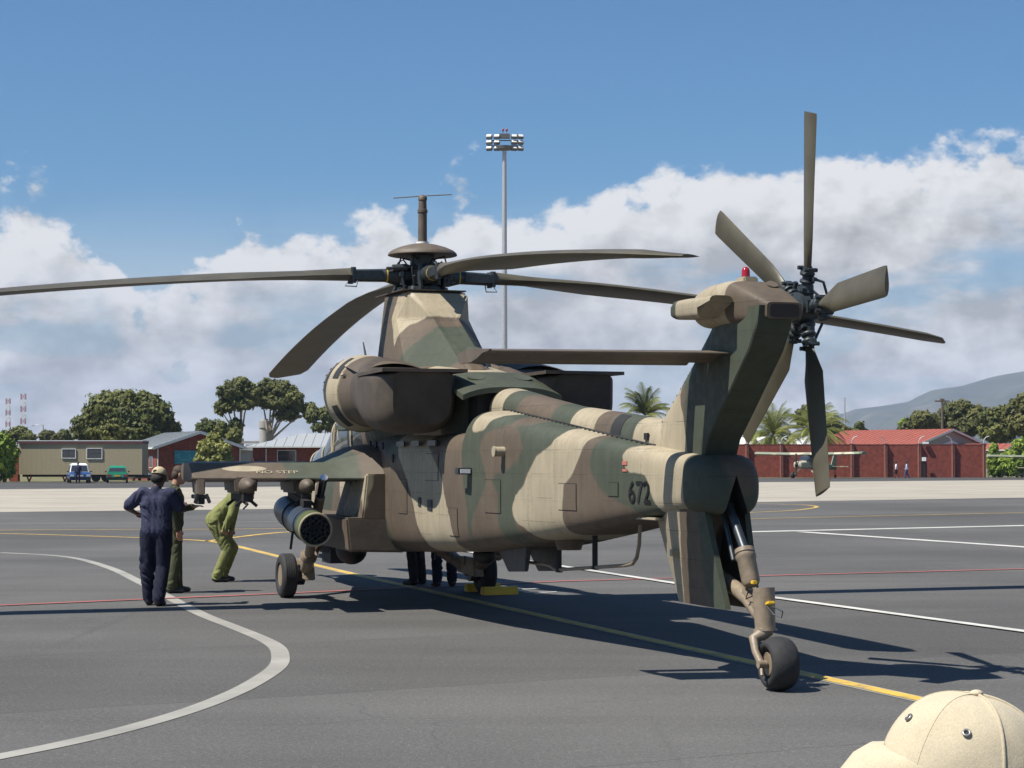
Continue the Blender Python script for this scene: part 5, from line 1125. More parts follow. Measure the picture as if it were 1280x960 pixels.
for i, (px, cl, lf, lb) in enumerate([(20, [(10, 548, 12, 9), (24, 542, 14, 9), (36, 548, 10, 7)], 'leaf_fig', 'dark distant tree below the red and white masts'), (60, [(58, 545, 10, 7), (68, 548, 8, 6)], 'leaf_olive', 'low distant tree just right of the street lamp'), (82, [(80, 544, 8, 7), (86, 550, 6, 6), (72, 551, 6, 5)], 'leaf_fig', 'low distant dark tree touching the left edge of the dome tree')]):
    tree('distant_tree', lb, 300, px, cl, 1500, .45, lf, 'bark', .25, group='distant trees on the left')
tree('hedge_bush', 'bright green leafy bush at the left picture edge', 168, 6, [(4, 556, 12, 14), (14, 566, 10, 16), (0, 580, 16, 18), (12, 586, 8, 12), (-14, 560, 14, 18), (-20, 580, 14, 18)], 5200, .24, 'leaf_bright', 'bark', .15)
# right hand side
tree('broad_tree', 'olive brown tree behind the red-roofed building, left of the tall clump', 262, 1165, [(1140, 532, 12, 9), (1152, 524, 14, 10), (1165, 530, 16, 12), (1130, 538, 8, 6)], 3600, .4, 'leaf_olive', 'bark', .3)
tree('broad_tree', 'tall dark olive tree beside the wooden pole at the right', 264, 1200, [(1188, 518, 16, 14), (1204, 512, 16, 12), (1218, 522, 16, 14), (1200, 535, 24, 14)], 5200, .4, 'leaf_olive', 'bark', .35)
tree('broad_tree', 'dark green tree in the middle of the right-hand wood', 258, 1240, [(1236, 524, 16, 13), (1252, 520, 14, 12), (1244, 540, 22, 14)], 4600, .4, 'leaf_fig', 'bark', .35)
tree('broad_tree', 'tall rusty olive tree at the right picture edge', 255, 1282, [(1270, 514, 14, 14), (1286, 505, 18, 14), (1278, 530, 22, 16), (1300, 520, 20, 18)], 5600, .4, 'leaf_olive', 'bark', .35)
tree('small_tree', 'small bright green tree peeping over the red roof ridge', 268, 1134, [(1131, 530, 8, 6), (1140, 534, 7, 5)], 900, .4, 'leaf_bright', 'bark', .2)
tree('cypress_tree', 'small dark conifer left of the red roof, against the mountain', 275, 1074, [(1074, 534, 6, 7), (1070, 540, 7, 5), (1080, 541, 7, 5)], 900, .4, 'leaf_fig', 'bark', .2)
tree('round_bushy_tree', 'round olive tree behind the right-hand palm', 262, 1030, [(1010, 520, 16, 14), (1022, 528, 14, 12), (1052, 540, 12, 8), (1040, 534, 10, 9)], 3200, .4, 'leaf_olive', 'bark', .3)
tree('hedge_bush', 'dense green hedge shrub at the end of the red wall', 216, 1248, [(1240, 578, 8, 18), (1252, 582, 12, 14), (1262, 576, 10, 16), (1242, 560, 6, 6)], 3400, .27, 'leaf_bright', 'bark', .15)
tree('hedge_bush', 'tall bright green hedge shrub at the right picture edge', 214, 1278, [(1270, 580, 10, 16), (1282, 570, 14, 22), (1275, 556, 10, 8), (1296, 575, 14, 20)], 3800, .27, 'leaf_bright', 'bark', .15)
def palm(label, D, px, py, rpx, nf=46, seed=1):
    s = D / 2440; r_ = random.Random(seed); root = empty('palm_tree', (scr(px, D), D, 0)); tag(root, label, 'palm tree', 'date palms behind the brick wall'); zc = hgt(py, D)
    m = MB(); pts = [(0, 0, -.2 + i * (zc + .2) / 10) for i in range(11)]; m.tube(pts, [.42 - .012 * i + (.03 if i % 2 else 0) for i in range(11)], 12); m.build('trunk', M['bark'], root, 50)
    v = []; f = []; tone = []
    for k in range(nf):
        az = r_.uniform(0, 2 * PI); el = R(r_.choice([80, 65, 55, 45, 35, 25, 10, -5, -25]) + r_.uniform(-8, 8)); L = rpx * s * r_.uniform(.85, 1.12); g = r_.uniform(.8, 1.5)
        p = Vector((0, 0, zc)); dirv = Vector((math.cos(az) * math.cos(el), math.sin(az) * math.cos(el), math.sin(el))); prev = None; tn = r_.uniform(0, 1)
        side = Vector((-math.sin(az), math.cos(az), 0)); N = 15
        for i in range(N + 1):
            dirv = (dirv + Vector((0, 0, -.045 * g * (1 + i * .13)))).normalized(); q = p + dirv * L / N
            if i > 1:
                ll = L * .30 * math.sin(PI * min(1, (i + 1.2) / (N + 2.5))) ** .7
                nrm = dirv.cross(side).normalized()
                for sd in (-1, 1):
                    for h_ in (0, .5):
                        b0 = p.lerp(q, h_); tip = b0 + (side * sd * .72 + dirv * .62 + nrm * -.18 + Vector((0, 0, -.22))).normalized() * ll * r_.uniform(.85, 1.1); w = dirv * (.055 * s * 10)
                        i0 = len(v); v += [tuple(b0 - w), tuple(b0 + w), tuple(tip)]; f.append((i0, i0 + 1, i0 + 2)); tone += [tn * .7 + r_.uniform(0, .3)] * 3
            i0 = len(v); wv = side * .05; v += [tuple(p - wv), tuple(p + wv), tuple(q + wv * .8), tuple(q - wv * .8)]; f.append((i0, i0 + 1, i0 + 2, i0 + 3)); tone += [.9] * 4
            p = q
    me = bpy.data.meshes.new('crown'); me.from_pydata(v, [], f); me.update(); at = me.attributes.new('tone', 'FLOAT', 'POINT'); at.data.foreach_set('value', np.array(tone, np.float32)); mesh_obj('crown', me, M['leaf_palm'], root)
palm('date palm showing above the tail boom, left of the fin', 232, 806, 520, 40, 44, 3)
palm('date palm just right of the fin behind the brick wall', 236, 966, 545, 42, 60, 5)
palm('date palm behind the lowest tail rotor blade', 232, 1018, 540, 46, 64, 8)
# --- houses
def gable_house(name, label, cx, cy, a, w, L, eave, ridge, wallm, roofm, gablem=None, over=.45):
    root = empty(name, (cx, cy, 0), a); tag(root, label, 'building'); h = w / 2
    m = MB(); m.prism([(-h, 0, -.05), (h, 0, -.05), (h, 0, eave), (-h, 0, eave)], (0, L, 0)); m.build('wall', wallm, root, 0)
    for y in (0.003, L - .103): 
        m = MB(); m.prism([(-h, y, eave + .002), (h, y, eave + .002), (0, y, ridge)], (0, .1, 0)); m.build('gable', gablem or wallm, root, 0)
    sl = (ridge - eave) / h
    for s in (-1, 1):
        m = MB(); x1 = s * (h + over); z1 = eave - sl * over; th = .12
        m.prism([(0, -over, ridge + .03), (x1, -over, z1 + .03), (x1, -over, z1 + .03 + th), (0, -over, ridge + .03 + th)], (0, L + 2 * over, 0)); rf = m.build('roof', roofm, root, 0)
        for k in range(int((L + 2 * over) / .76) + 1):
            y = -over + k * .76; m = MB(); m.bar((0.02 * s, y, ridge + .16), (x1, y, z1 + .16), .05, .05); m.build('roof_rib', roofm, rf, 0)
        m = MB(); m.prism([(0, -over - .05, ridge - .1), (x1, -over - .05, z1 - .1), (x1, -over - .05, z1 + .16), (0, -over - .05, ridge + .16)], (0, .045, 0)); m.build('barge_board', M['trim'], root, 0)
        m = MB(); m.box((x1 + s * .05, L / 2, z1 + .03), (.1, L + 2 * over, .12)); m.build('gutter', M['trim'], root, 0)
    return root
def window(root, x0, x1, z0, z1, y=-.02, nx=4, nz=2, framem=None):
    f = empty('window', (0, 0, 0), 0, root); w = framem or M['trim']
    m = MB(); t = .06
    for z in (z0, z1): m.box(((x0 + x1) / 2, y, z), (x1 - x0 + t, .08, t))
    for x in (x0, x1): m.box((x, y, (z0 + z1) / 2), (t, .078, z1 - z0 - t))
    m.build('frame', w, f, 0)
    for i in range(nx):
        for k in range(nz):
            xa = x0 + t / 2 + (x1 - x0 - t) * i / nx; xb = x0 + t / 2 + (x1 - x0 - t) * (i + 1) / nx; za = z0 + t / 2 + (z1 - z0 - t) * k / nz; zb = z0 + t / 2 + (z1 - z0 - t) * (k + 1) / nz
            m = MB(); m.box(((xa + xb) / 2, y + .01, (za + zb) / 2), (xb - xa - .045, .02, zb - za - .045)); m.build('pane', M['win'], f, 0)
    return f
D = 182
h1 = gable_house('brick_house', 'brick house with grey metal gable roof and teal signboard', scr(249, D), D, R(24), 8.0, 13, hgt(559, D), hgt(541, D), M['brick'], M['roof_grey'])
m = MB(); m.box((-1.3, -.08, 2.15), (2.1, .06, 1.25)); sg = m.build('signboard', M['teal'], h1, 0)
m = MB(); m.box((-1.3, -.12, 2.15), (1.95, .02, 1.1))
def sign_mat():
    mm, t, b = new_mat('teal_sign_print'); oc = t.n('ShaderNodeTexCoord').outputs['Object']; st = t.n('ShaderNodeMapping'); st.inputs['Scale'].default_value = (1.2, 1, 3.5); t.link(oc, st.inputs[0])
    f = t.smooth(t.noise(st.outputs[0], 2.6, 4, .6), .5, .6); t.link(t.mix(f, (.015, .17, .23), (.06, .34, .4)), b.inputs['Base Color']); return mm
m.build('sign_face', sign_mat(), sg, 0)
for x in (-3.9, 3.9): m = MB(); m.cyl((x, -.1, 0), (x, -.1, hgt(559, D)), .06, None, 8); m.build('downpipe', M['trim'], h1, 40)
window(h1, 1.4, 2.6, 1.2, 2.3)
for k in range(4):
    f = empty('window', (-4.03, 2 + k * 2.8, 0), R(-90), h1); 
    m = MB(); m.box((0, 0, 1.7), (1.2, .06, 1.1)); m.build('frame', M['trim'], f, 0)
    m = MB(); m.box((0, -.035, 1.7), (1.05, .02, .95)); m.build('pane', M['win'], f, 0)
def hip_house(name, label, x0, x1, y0, dep, eave, ridge, ov=.6):
    root = empty(name, ((x0 + x1) / 2, y0, 0)); tag(root, label, 'building'); h = (x1 - x0) / 2
    m = MB(); m.prism([(-h, 0, -.05), (h, 0, -.05), (h, 0, eave - .1), (-h, 0, eave - .1)], (0, dep, 0)); m.build('wall', M['brick'], root, 0)
    ax, d2 = h + ov, dep / 2 + ov; rx = max(ax - d2 * 1.05, .5); yc = dep / 2; e = eave
    A = [(-ax, -ov, e), (ax, -ov, e), (ax, dep + ov, e), (-ax, dep + ov, e), (-rx, yc, ridge), (rx, yc, ridge)]
    for q in ((0, 1, 5, 4), (1, 2, 5), (2, 3, 4, 5), (3, 0, 4)):
        m = MB(); P_ = [Vector(A[i]) for i in q]; n = (P_[1] - P_[0]).cross(P_[2] - P_[0]).normalized(); m.prism([p - n * .1 for p in P_], n * .1); rf = m.build('roof', M['roof_grey'], root, 0)
        if q == (0, 1, 5, 4):
            N = int(2 * ax / .9)
            for k in range(1, N):
                x = -ax + 2 * ax * k / N; t_ = min(1.0, (ax - abs(x)) / (ax - rx)); m = MB(); m.bar((x, -ov, e + .02), (x, -ov + (yc + ov) * t_, e + (ridge - e) * t_ + .02), .05, .05); m.build('roof_rib', M['roof_grey'], rf, 0)
    m = MB(); m.box((0, -ov - .07, e - .05), (2 * ax, .12, .14)); m.build('gutter', M['trim'], root, 0)
    return root
D = 192; x0, x1 = scr(316, D), scr(475, D); xc = (x0 + x1) / 2
h2 = hip_house('brick_house', 'brick house with pale grey hipped roof left of the cockpit', x0, x1, D, 8.5, hgt(558, D), hgt(541, D))
window(h2, scr(347, D) - xc, scr(370, D) - xc, 1.75, 2.85, -.03, 5, 2); window(h2, scr(396, D) - xc, scr(418, D) - xc, 1.75, 2.85, -.03, 4, 2)
m = MB(); m.cyl((scr(333, D) - xc, -.12, 0), (scr(333, D) - xc, -.12, 3), .06, None, 8); m.build('downpipe', M['trim'], h2, 40)
m = MB(); m.box((scr(322, D) - xc, -.03, 1.2), (1.2, .06, 1.5)); m.build('door', M['maroon'], h2, 0)
D = 205; lo = empty('low_shed', (scr(303, D), D, 0)); tag(lo, 'low grey outbuilding between the two brick houses', 'building')
m = MB(); m.prism([(-1.3, 0, 0), (1.3, 0, 0), (1.3, 0, 3.0), (-1.3, 0, 3.0)], (0, 4, 0)); m.build('wall', M['concrete_dk'], lo, 0)
m = MB(); m.prism([(-1.7, -.4, 3.05), (1.7, -.4, 2.85), (1.7, -.4, 2.98), (-1.7, -.4, 3.18)], (0, 5, 0)); m.build('roof', M['roof_grey'], lo, 0)
D = 260; wt = empty('water_tank', (scr(331, D), D, 0)); tag(wt, 'concrete cylindrical tower seen through the gum trunks', 'tower')
m = MB(); m.lathe((0, 0, 0), (0, 0, 1), [(0, .75), (6.2, .7)], 20); m.build('shaft', M['concrete_dk'], wt, 40); m = MB(); m.lathe((0, 0, 6.2), (0, 0, 1), [(0, .82), (.9, .82), (.92, .5), (1.2, .45)], 20); m.build('head', M['plaster'], wt, 40)
D = 262; pt = empty('concrete_pillar', (scr(297, D), D, 0)); tag(pt, 'square concrete tower with dark gaps behind the low outbuilding', 'tower')
m = MB(); m.box((0, 0, 2.4), (1.5, 1.5, 4.8)); m.box((2.5, 0, 2.0), (2.6, 1.5, 4.0)); m.box((1.1, 0, 4.3), (4.4, 1.6, .3)); m.build('pillar', M['concrete_dk'], pt, 0)
# red-roofed building behind the wall
D = 236
h3 = gable_house('brick_building', 'brick building with orange-red roof and grey gable behind the wall', scr(1183, D), D - 2, R(40), 12.5, 16, hgt(556, D), hgt(538, D), M['brick'], M['roof_red'], M['plaster'], .5)
m = MB(); m.prism([(-1.6, -.06, hgt(556, D) + .02), (1.9, -.06, hgt(556, D) + .02), (.3, -.06, hgt(556, D) + .55)], (0, .05, 0)); m.build('gable_panel', M['trim'], h3, 0)
D = 245; sh = gable_house('white_roofed_hut', 'hut with white sheet roof below the right-hand palms', scr(1035, D), D, R(62), 6.5, 13, hgt(556, D), hgt(547, D), M['plaster'], M['trim'])
D = 238; sh = gable_house('white_roofed_hut', 'long hut with white sheet roof left of the palms, beside the fin', scr(940, D), D, R(75), 6.5, 9, hgt(556, D), hgt(550, D), M['plaster'], M['trim'])
D = 232; sh = gable_house('distant_house', 'small house with orange roof behind the hedge at the right', scr(1262, D), D, R(60), 5, 6, hgt(562, D), hgt(556, D), M['plaster'], M['roof_red'])
# boundary wall
D = 214.0; X0, X1 = scr(840, D), scr(1232, D); zt = hgt(556, D)
wl = empty('brick_wall', ((X0 + X1) / 2, D, 0)); tag(wl, 'long red brick boundary wall with piers and wire brackets', 'wall'); xc = (X0 + X1) / 2; hw = (X1 - X0) / 2
pxs = [848, 890, 933, 976, 1018, 1064, 1106, 1148, 1190, 1229]
xsw = [scr(p_, D) - xc for p_ in pxs]
for i in range(len(xsw) - 1):
    m = MB(); m.box(((xsw[i] + xsw[i + 1]) / 2, 0, zt / 2), (xsw[i + 1] - xsw[i] - .36, .25, zt)); m.build('wall_panel', M['brick'], wl, 0)
for i, x in enumerate(xsw):
    m = MB(); m.box((x, -.14, zt / 2 + .02), (.35, .62, zt + .04)); m.box((x, -.14, zt + .08), (.45, .72, .08)); m.build('pier', M['brick_pier'], wl, 0)
    m = MB(); m.box((x - .10, -.47, zt / 2), (.10, .04, zt)); m.build('pier_edge', M['pier_light'] if 'pier_light' in M else M.setdefault('pier_light', simple('pale_brick_strip', (.34, .14, .1), .8)), wl, 0)
    d = 1 if i % 2 else -1
    m = MB(); m.tube([(x, 0, zt), (x + .05 * d, 0, zt + .45), (x + .25 * d, .0, zt + .8), (x + .65 * d, 0, zt + .95)], .05, 6); m.build('wire_bracket', M['galv'], wl, 50)
m = MB(); m.box((0, 0, zt + .03), (2 * hw, .3, .06)); m.build('coping', M['brick_pier'], wl, 0)
bx = empty('meter_box', (scr(1153, D), D - .7, 0)); tag(bx, 'white box on a dark post against the brick wall', 'meter box')
m = MB(); m.box((0, 0, 2.0), (.42, .2, .42)); m.build('box', M['white'], bx, 0); m = MB(); m.box((0, .05, .9), (.3, .1, 1.8)); m.build('post', M['black'], bx, 0)
ll = empty('flood_lamp', (scr(1156, D), D - .4, 0)); tag(ll, 'small white floodlight on the wall top above the meter box', 'lamp'); m = MB(); m.box((0, 0, zt + .2), (.6, .3, .2)); m.build('lamp_head', M['white'], ll, 0); m = MB(); m.bar((0, .2, zt - .3), (0, .1, zt + .2), .06); m.build('arm', M['galv'], ll, 0)
# poles
def pole(name, label, D, px, ytop, r, mat, cross=False):
    z = hgt(ytop, D); o = empty(name, (scr(px, D), D, 0)); tag(o, label, 'pole'); m = MB(); m.tube([(0, 0, -.1), (0, 0, z)], [r, r * .7], 10); m.build('shaft', mat, o, 40)
    if cross: m = MB(); m.box((0, 0, z - .25), (1.9, .15, .18)); m.box((0, 0, z - .1), (.5, .3, .35)); m.build('crossarm', mat, o, 0)
    return o
pole('utility_pole', 'wooden utility pole with crossarm in front of the olive trees', 250, 1178, 499, .22, M['wood'], True)
pole('thin_pole', 'thin pale pole right of the palms against the mountain', 290, 1056, 497, .14, M['galv'])
sl = pole('street_lamp', 'curved-arm street lamp above the beige trailer', 310, 54, 531, .12, M['galv']); m = MB(); m.tube([(0, 0, hgt(533, 310)), (-.4, 0, hgt(530.5, 310)), (-1.3, 0, hgt(532, 310))], .06, 6); m.box((-1.5, 0, hgt(532.2, 310)), (.6, .25, .14)); m.build('lamp_arm', M['galv'], sl, 40)
pole('chimney_pole', 'slim red-topped pole rising behind the broad dome tree', 330, 181, 489, .25, M['maroon'])
def lattice(label, D, px, ytop, ybot, w):
    o = empty('lattice_mast', (scr(px, D), D, 0)); tag(o, label, 'mast', 'red and white lattice masts'); z1 = hgt(ytop, D); n = 12
    for i in range(n):
        za, zb = z1 * i / n, z1 * (i + 1) / n; m = MB()
        for sx_, sy_ in ((-1, -1), (1, -1), (1, 1), (-1, 1)): m.bar((sx_ * w, sy_ * w, za), (sx_ * w, sy_ * w, zb), .09)
        for k in range(4): 
            c = [(-w, -w), (w, -w), (w, w), (-w, w)]; a, b = c[k], c[(k + 1) % 4]; m.bar((a[0], a[1], za), (b[0], b[1], zb), .06); m.bar((b[0], b[1], za), (a[0], a[1], zb), .06)
        m.build('mast_section', M['mast_red'] if i % 2 else M['trim'], o, 0)
    return o
M['mast_red'] = simple('mast_red_paint', (.26, .06, .06), .6)
lattice('left of the two far red and white lattice masts', 560, 10, 498, 540, .55); lattice('right, taller of the two far red and white lattice masts', 540, 29, 492, 540, .6)
# floodlight mast
D = 160; fm = empty('floodlight_mast', (scr(630.5, D), D, 0)); tag(fm, 'tall slender floodlight mast rising behind the helicopter', 'light mast'); zt = hgt(182, D); s = D / 2440
m = MB(); m.tube([(0, 0, 0), (0, 0, 3), (0, 0, zt)], [.32, .28, .17], 16); m.build('shaft', M['galv'], fm, 60)
m = MB(); m.lathe((0, 0, zt - .3), (0, 0, 1), [(0, .2), (.1, .75), (.35, .8), (.4, .3)], 18); m.box((0, 0, zt + .1), (2.9, .1, .1)); m.box((0, 0, zt + .55), (2.9, .1, .08)); m.box((0, 0, zt + .9), (.9, .5, .35)); m.build('head_frame', M['lamp_dk'], fm, 30)
for k, px_ in enumerate((-19, -9.5, 12, 20)):
    for q, dz in enumerate((-.15, .35, .82)):
        x = px_ * s; m = MB(); m.box((0, 0, 0), (.5, .3, .34)); fl = m.build('floodlight', M['lamp_dk'], fm, 0, .04); fl.location = (x, -.2, zt + dz); fl.rotation_euler = (R(-38), 0, R((-18, -8, 10, 22)[k]))
        m = MB(); m.box((0, -.158, 0), (.40, .015, .25)); m.build('lens', M['trim'], fl, 0)
m = MB()
for x in (-.12, .18): m.tube([(x, 0, zt + 1.0), (x, 0, zt + 1.35)], .03, 6); m.ell((x, 0, zt + 1.42), (.1, .1, .13), 10, 8)
m.build('obstruction_light', M['mast_red'], fm, 50)
# --- trailer
D = 170; x0, x1 = scr(24, D), scr(178, D); tr = empty('office_trailer', ((x0 + x1) / 2, D, 0)); tag(tr, 'long beige ribbed office trailer with maroon roof edge', 'trailer'); L = x1 - x0; zt = hgt(551, D); zb = .62
m = MB(); m.box((0, 1.4, (zt + zb) / 2 - .1), (L, 2.8, zt - zb - .2)); m.build('body', M['trailer'], tr, 0)
for k in range(int(L / .42)):
    m = MB(); m.box((-L / 2 + .25 + k * .42, -.003, (zt + zb) / 2 - .15), (.05, .004, zt - zb - .42)); m.build('rib', M['trailer'], tr, 0)
m = MB(); m.box((0, 1.35, zt - .14), (L + .1, 2.96, .2)); m.build('roof_edge', M['maroon'], tr, 0); m = MB(); m.box((0, 1.35, zt), (L + .16, 3.0, .07)); m.build('roof', M['trim'], tr, 0)
window(tr, scr(78, D) - (x0 + x1) / 2, scr(95, D) - (x0 + x1) / 2, 2.05, 2.85, -.05, 2, 1); window(tr, scr(109, D) - (x0 + x1) / 2, scr(128, D) - (x0 + x1) / 2, 2.0, 2.9, -.05, 1, 2)
m = MB(); m.box((0, 1.4, .52), (L - .4, 1.8, .2)); m.build('chassis', M['black'], tr, 0)
for x in (.12 * L, .2 * L): m = MB(); m.cyl((x, .2, .38), (x, .5, .38), .38, None, 18); m.build('trailer_wheel', M['rubber'], tr, 30)
for x in (-.44 * L, -.15 * L): m = MB(); m.bar((x, .3, .5), (x + .2, .3, 0), .12); m.bar((x + .4, .3, .5), (x + .2, .3, 0), .12); m.build('support_leg', M['mast_red'], tr, 0)
gp = empty('brick_gatepost', (scr(19, 172), 172, 0)); tag(gp, 'brick gatepost with white cap at the left end of the trailer', 'post'); m = MB(); m.box((0, 0, 1.5), (.75, .75, 3.0)); m.build('post', M['brick'], gp, 0); m = MB(); m.box((0, 0, 3.1), (.95, .95, .25)); m.build('cap', M['trim'], gp, 0)
# --- cars
def car(name, label, loc, rz, body, L=3.8, Wd=1.62, H=1.40, rear='hatch', roofm=None, sign=1):
    c = empty(name, loc, rz); tag(c, label, 'car'); h = Wd / 2     # local: -y is the end that faces the camera
    def ring(z, ins, y0, y1): return [(-h + ins, y0, z), (h - ins, y0, z), (h - ins, y1, z), (-h + ins, y1, z)]
    m = MB(); m.rings([ring(.22, .08, .05, L - .05), ring(.45, .0, 0, L), ring(.72, .0, .02, L - .02), ring(.88, .05, .06, L - .1)]); m.build('body', body, c, 0, .05)
    gy0, gy1 = (.12, L - 1.5) if rear == 'hatch' else (1.25, L - .2)
    m = MB(); m.rings([ring(.86, .07, gy0, gy1 + .35), ring(H - .12, .2, gy0 + .38, gy1 - .25), ring(H, .27, gy0 + .55, gy1 - .45)]); cb = m.build('cabin', roofm or body, c, 0, .05)
    def lerp_y(z): f = (z - .86) / (H - .12 - .86); return gy0 + .38 * f
    m = MB(); za, zb_ = .93, H - .18; m.prism([(-h + .16, lerp_y(za) - .012, za), (h - .16, lerp_y(za) - .012, za), (h - .26, lerp_y(zb_) - .012, zb_), (-h + .26, lerp_y(zb_) - .012, zb_)], (0, .02, 0)); m.build('windscreen', M['win'], c, 0)
    for s in (-1, 1):
        m = MB(); m.prism([(s * (h - .075), gy0 + .35, .93), (s * (h - .075), gy1 + .15, .93), (s * (h - .175), gy1 - .22, H - .18), (s * (h - .175), gy0 + .5, H - .18)], (s * .012, 0, 0)); m.build('side_window', M['win'], c, 0)
        m = MB(); m.box((s * (h - .2), -.005, .62), (.3, .05, .17)); m.build('light', M['red_lens'] if rear == 'hatch' else M['trim'], c, 0)
        m = MB(); m.box((s * (h + .07), 1.2, .93), (.14, .08, .1)); m.build('mirror', M['black'], c, 0)
        for y in (.62, L - .62): m = MB(); m.cyl((s * (h - .16), y, .28), (s * (h + .0), y, .28), .28, None, 20); m.build('wheel', M['rubber'], c, 30)
    m = MB(); m.box((0, .0, .40), (Wd - .04, .16, .16)); m.build('bumper', M['black'], c, 0, .02)
    m = MB(); m.box((0, -.03, .60), (.5, .03, .12)); m.build('number_plate', M['yellow'] if rear == 'hatch' else M['trim'], c, 0)
    if rear != 'hatch': m = MB(); m.box((0, -.01, .62), (.7, .04, .16)); m.build('grille', M['black'], c, 0)
    return c
M['car_green'] = simple('green_car_paint', (.02, .22, .12), .25, var=.05, coat=.6); M['car_blue'] = simple('blue_car_paint', (.05, .13, .36), .25, var=.05, coat=.6); M['car_white'] = simple('white_car_paint', (.7, .72, .74), .3, var=.04, coat=.5)
car('hatchback_car', 'small green hatchback parked before the beige trailer, rear to camera', (scr(147, 160), 160, 0), R(11), M['car_green'], Wd=1.72, H=1.42)
bk = car('pickup_car', 'blue and white small van with open rear facing camera before the trailer', (scr(101, 160), 160, 0), R(16), M['car_blue'], L=4.2, H=1.62, Wd=1.72, rear='front', roofm=M['car_white'])
car('parked_car', 'white car cut off by the left picture edge beside the bush', (scr(-6, 166), 166, 0), R(70), M['car_white'], H=1.35, rear='front')
car('parked_car', 'dark car behind the trailer end at the brick house', (scr(180, 178), 178, 0), R(30), M['lamp_dk'], H=1.4, rear='front')
# --- far people
p = humanoid('person', (scr(98, 157), 157, 0), R(180), dict(), (M['skin_dark'], M['navy_shirt'], M['navy_trousers'], M['boot']), voxel=.03, hair=M['hair_black']); tag(p, 'distant person in dark overalls standing before the blue and white van', 'person')
WALK = dict(kneeL=(-.1, .18, .50), ankL=(-.1, .12, .1), kneeR=(.1, .0, .48), ankR=(.1, -.30, .14), wrL=(-.25, -.12, .9), wrR=(.25, .18, .92))
p = humanoid('person', (scr(1120, 204), 204, 0), R(70), WALK, (M['skin_dark'], M['white_shirt'], M['dark_shorts'], M['boot']), voxel=.03, long_sleeve=False, shorts=True, hair=M['hair_black'], loose=1.1); tag(p, 'distant walker in white shirt and dark shorts by the brick wall', 'person')
p = humanoid('person', (scr(1133, 204), 204, 0), R(75), WALK, (M['skin_dark'], M['blue_shirt'], M['denim'], M['boot']), voxel=.03, hair=M['hair_black'], loose=1.1); tag(p, 'distant walker in pale blue shirt and jeans by the brick wall', 'person')
p = humanoid('person', (scr(396, 176), 176, .35), R(180), dict(), (M['skin_fair'], M['red_shirt'], M['white_shirt'], M['boot']), voxel=.03, hair=M['hair_brown']); tag(p, 'distant person in red shirt just left of the cockpit', 'person'); p.location.z = 0
# --- high-wing aeroplanes
def aeroplane(label, loc, rz):
    a = empty('light_aeroplane', loc, rz); tag(a, label, 'aeroplane', 'camouflaged high-wing light aeroplanes')     # local x forward
    def rr(x, w, zt_, zb_): return superring(x, w, zt_, zb_, 3.2, 20)
    m = MB(); m.rings([rr(2.5, .1, 1.35, 1.15), rr(2.3, .42, 1.55, .95), rr(1.3, .5, 1.65, .9), rr(.9, .55, 2.1, .85), rr(-.8, .55, 2.15, .85), rr(-2, .38, 1.6, .8), rr(-5.0, .1, 1.1, .75)]); m.build('fuselage', M['plane_camo'], a, 35)
    m = MB(); m.rings([[(x, y, 2.17 + dz + abs(y) * .02) for x, dz in ((le, 0), (le - .15, .16), (le - .6, .2), (te, .02), (le - .7, -.08), (le - .15, -.1))] for y, le, te in ((-5.7, .55, -.6), (-5.5, .75, -.75), (-2, .85, -.8), (2, .85, -.8), (5.5, .75, -.75), (5.7, .55, -.6))]); m.build('wing', M['plane_camo'], a, 30)
    m = MB(); m.prism([(-4.0, -.04, 1.15), (-5.05, -.04, 1.1), (-5.25, -.04, 2.35), (-4.75, -.04, 2.45)], (0, .08, 0)); m.build('fin', M['plane_camo'], a, 0)
    m = MB(); m.prism([(-4.2, -1.75, 1.05), (-5.0, -1.75, 1.05), (-5.1, 0, 1.05), (-5.0, 1.75, 1.05), (-4.2, 1.75, 1.05), (-3.9, 0, 1.05)], (0, 0, .07)); m.build('tailplane', M['plane_camo'], a, 0)
    m = MB(); m.rings([rr(1.32, .46, 1.68, 1.45), rr(.92, .56, 2.08, 1.45), rr(.5, .565, 2.12, 1.45)]); m.build('windscreen', M['win'], a, 30)
    for s in (-1, 1):
        m = MB(); m.box((-.1, s * .555, 1.75), (1.5, .02, .5)); m.build('side_window', M['win'], a, 0)
        m = MB(); m.bar((.2, s * .5, .95), (.1, s * 2.4, 2.17), .12, .05); m.build('wing_strut', M['plane_camo'], a, 0)
        m = MB(); m.bar((.9, s * .4, .95), (1.0, s * 1.2, .3), .12, .06); m.build('gear_leg', M['plane_camo'], a, 0); m = MB(); m.cyl((1.0, s * 1.15, .28), (1.0, s * 1.35, .28), .28, None, 16); m.build('wheel', M['rubber'], a, 30)
    m = MB(); m.cyl((-4.9, -.05, .15), (-4.9, .05, .15), .15, None, 12); m.bar((-4.8, 0, .75), (-4.9, 0, .15), .06); m.build('tail_wheel', M['rubber'], a, 30)
    m = MB(); m.box((2.56, 0, 1.25), (.06, .14, 2.1)); m.lathe((2.5, 0, 1.25), (1, 0, 0), [(0, .16), (.15, .12), (.25, 0)], 14); m.build('propeller', M['black'], a, 30)
    m = MB(); m.cyl((-.3, 0, 2.3), (-.3, 0, 2.75), .03, None, 6); m.build('antenna', M['black'], a, 30)
    return a
def plane_camo():
    m, t, b = new_mat('pale_plane_camouflage'); oc = t.n('ShaderNodeTexCoord').outputs['Object']
    f = t.smooth(t.noise(oc, .55, 2, .4), .5, .54); t.link(t.mix(f, (.40, .37, .27), (.16, .18, .12)), b.inputs['Base Color']); b.inputs['Roughness'].default_value = .6; return m
M['plane_camo'] = plane_camo()
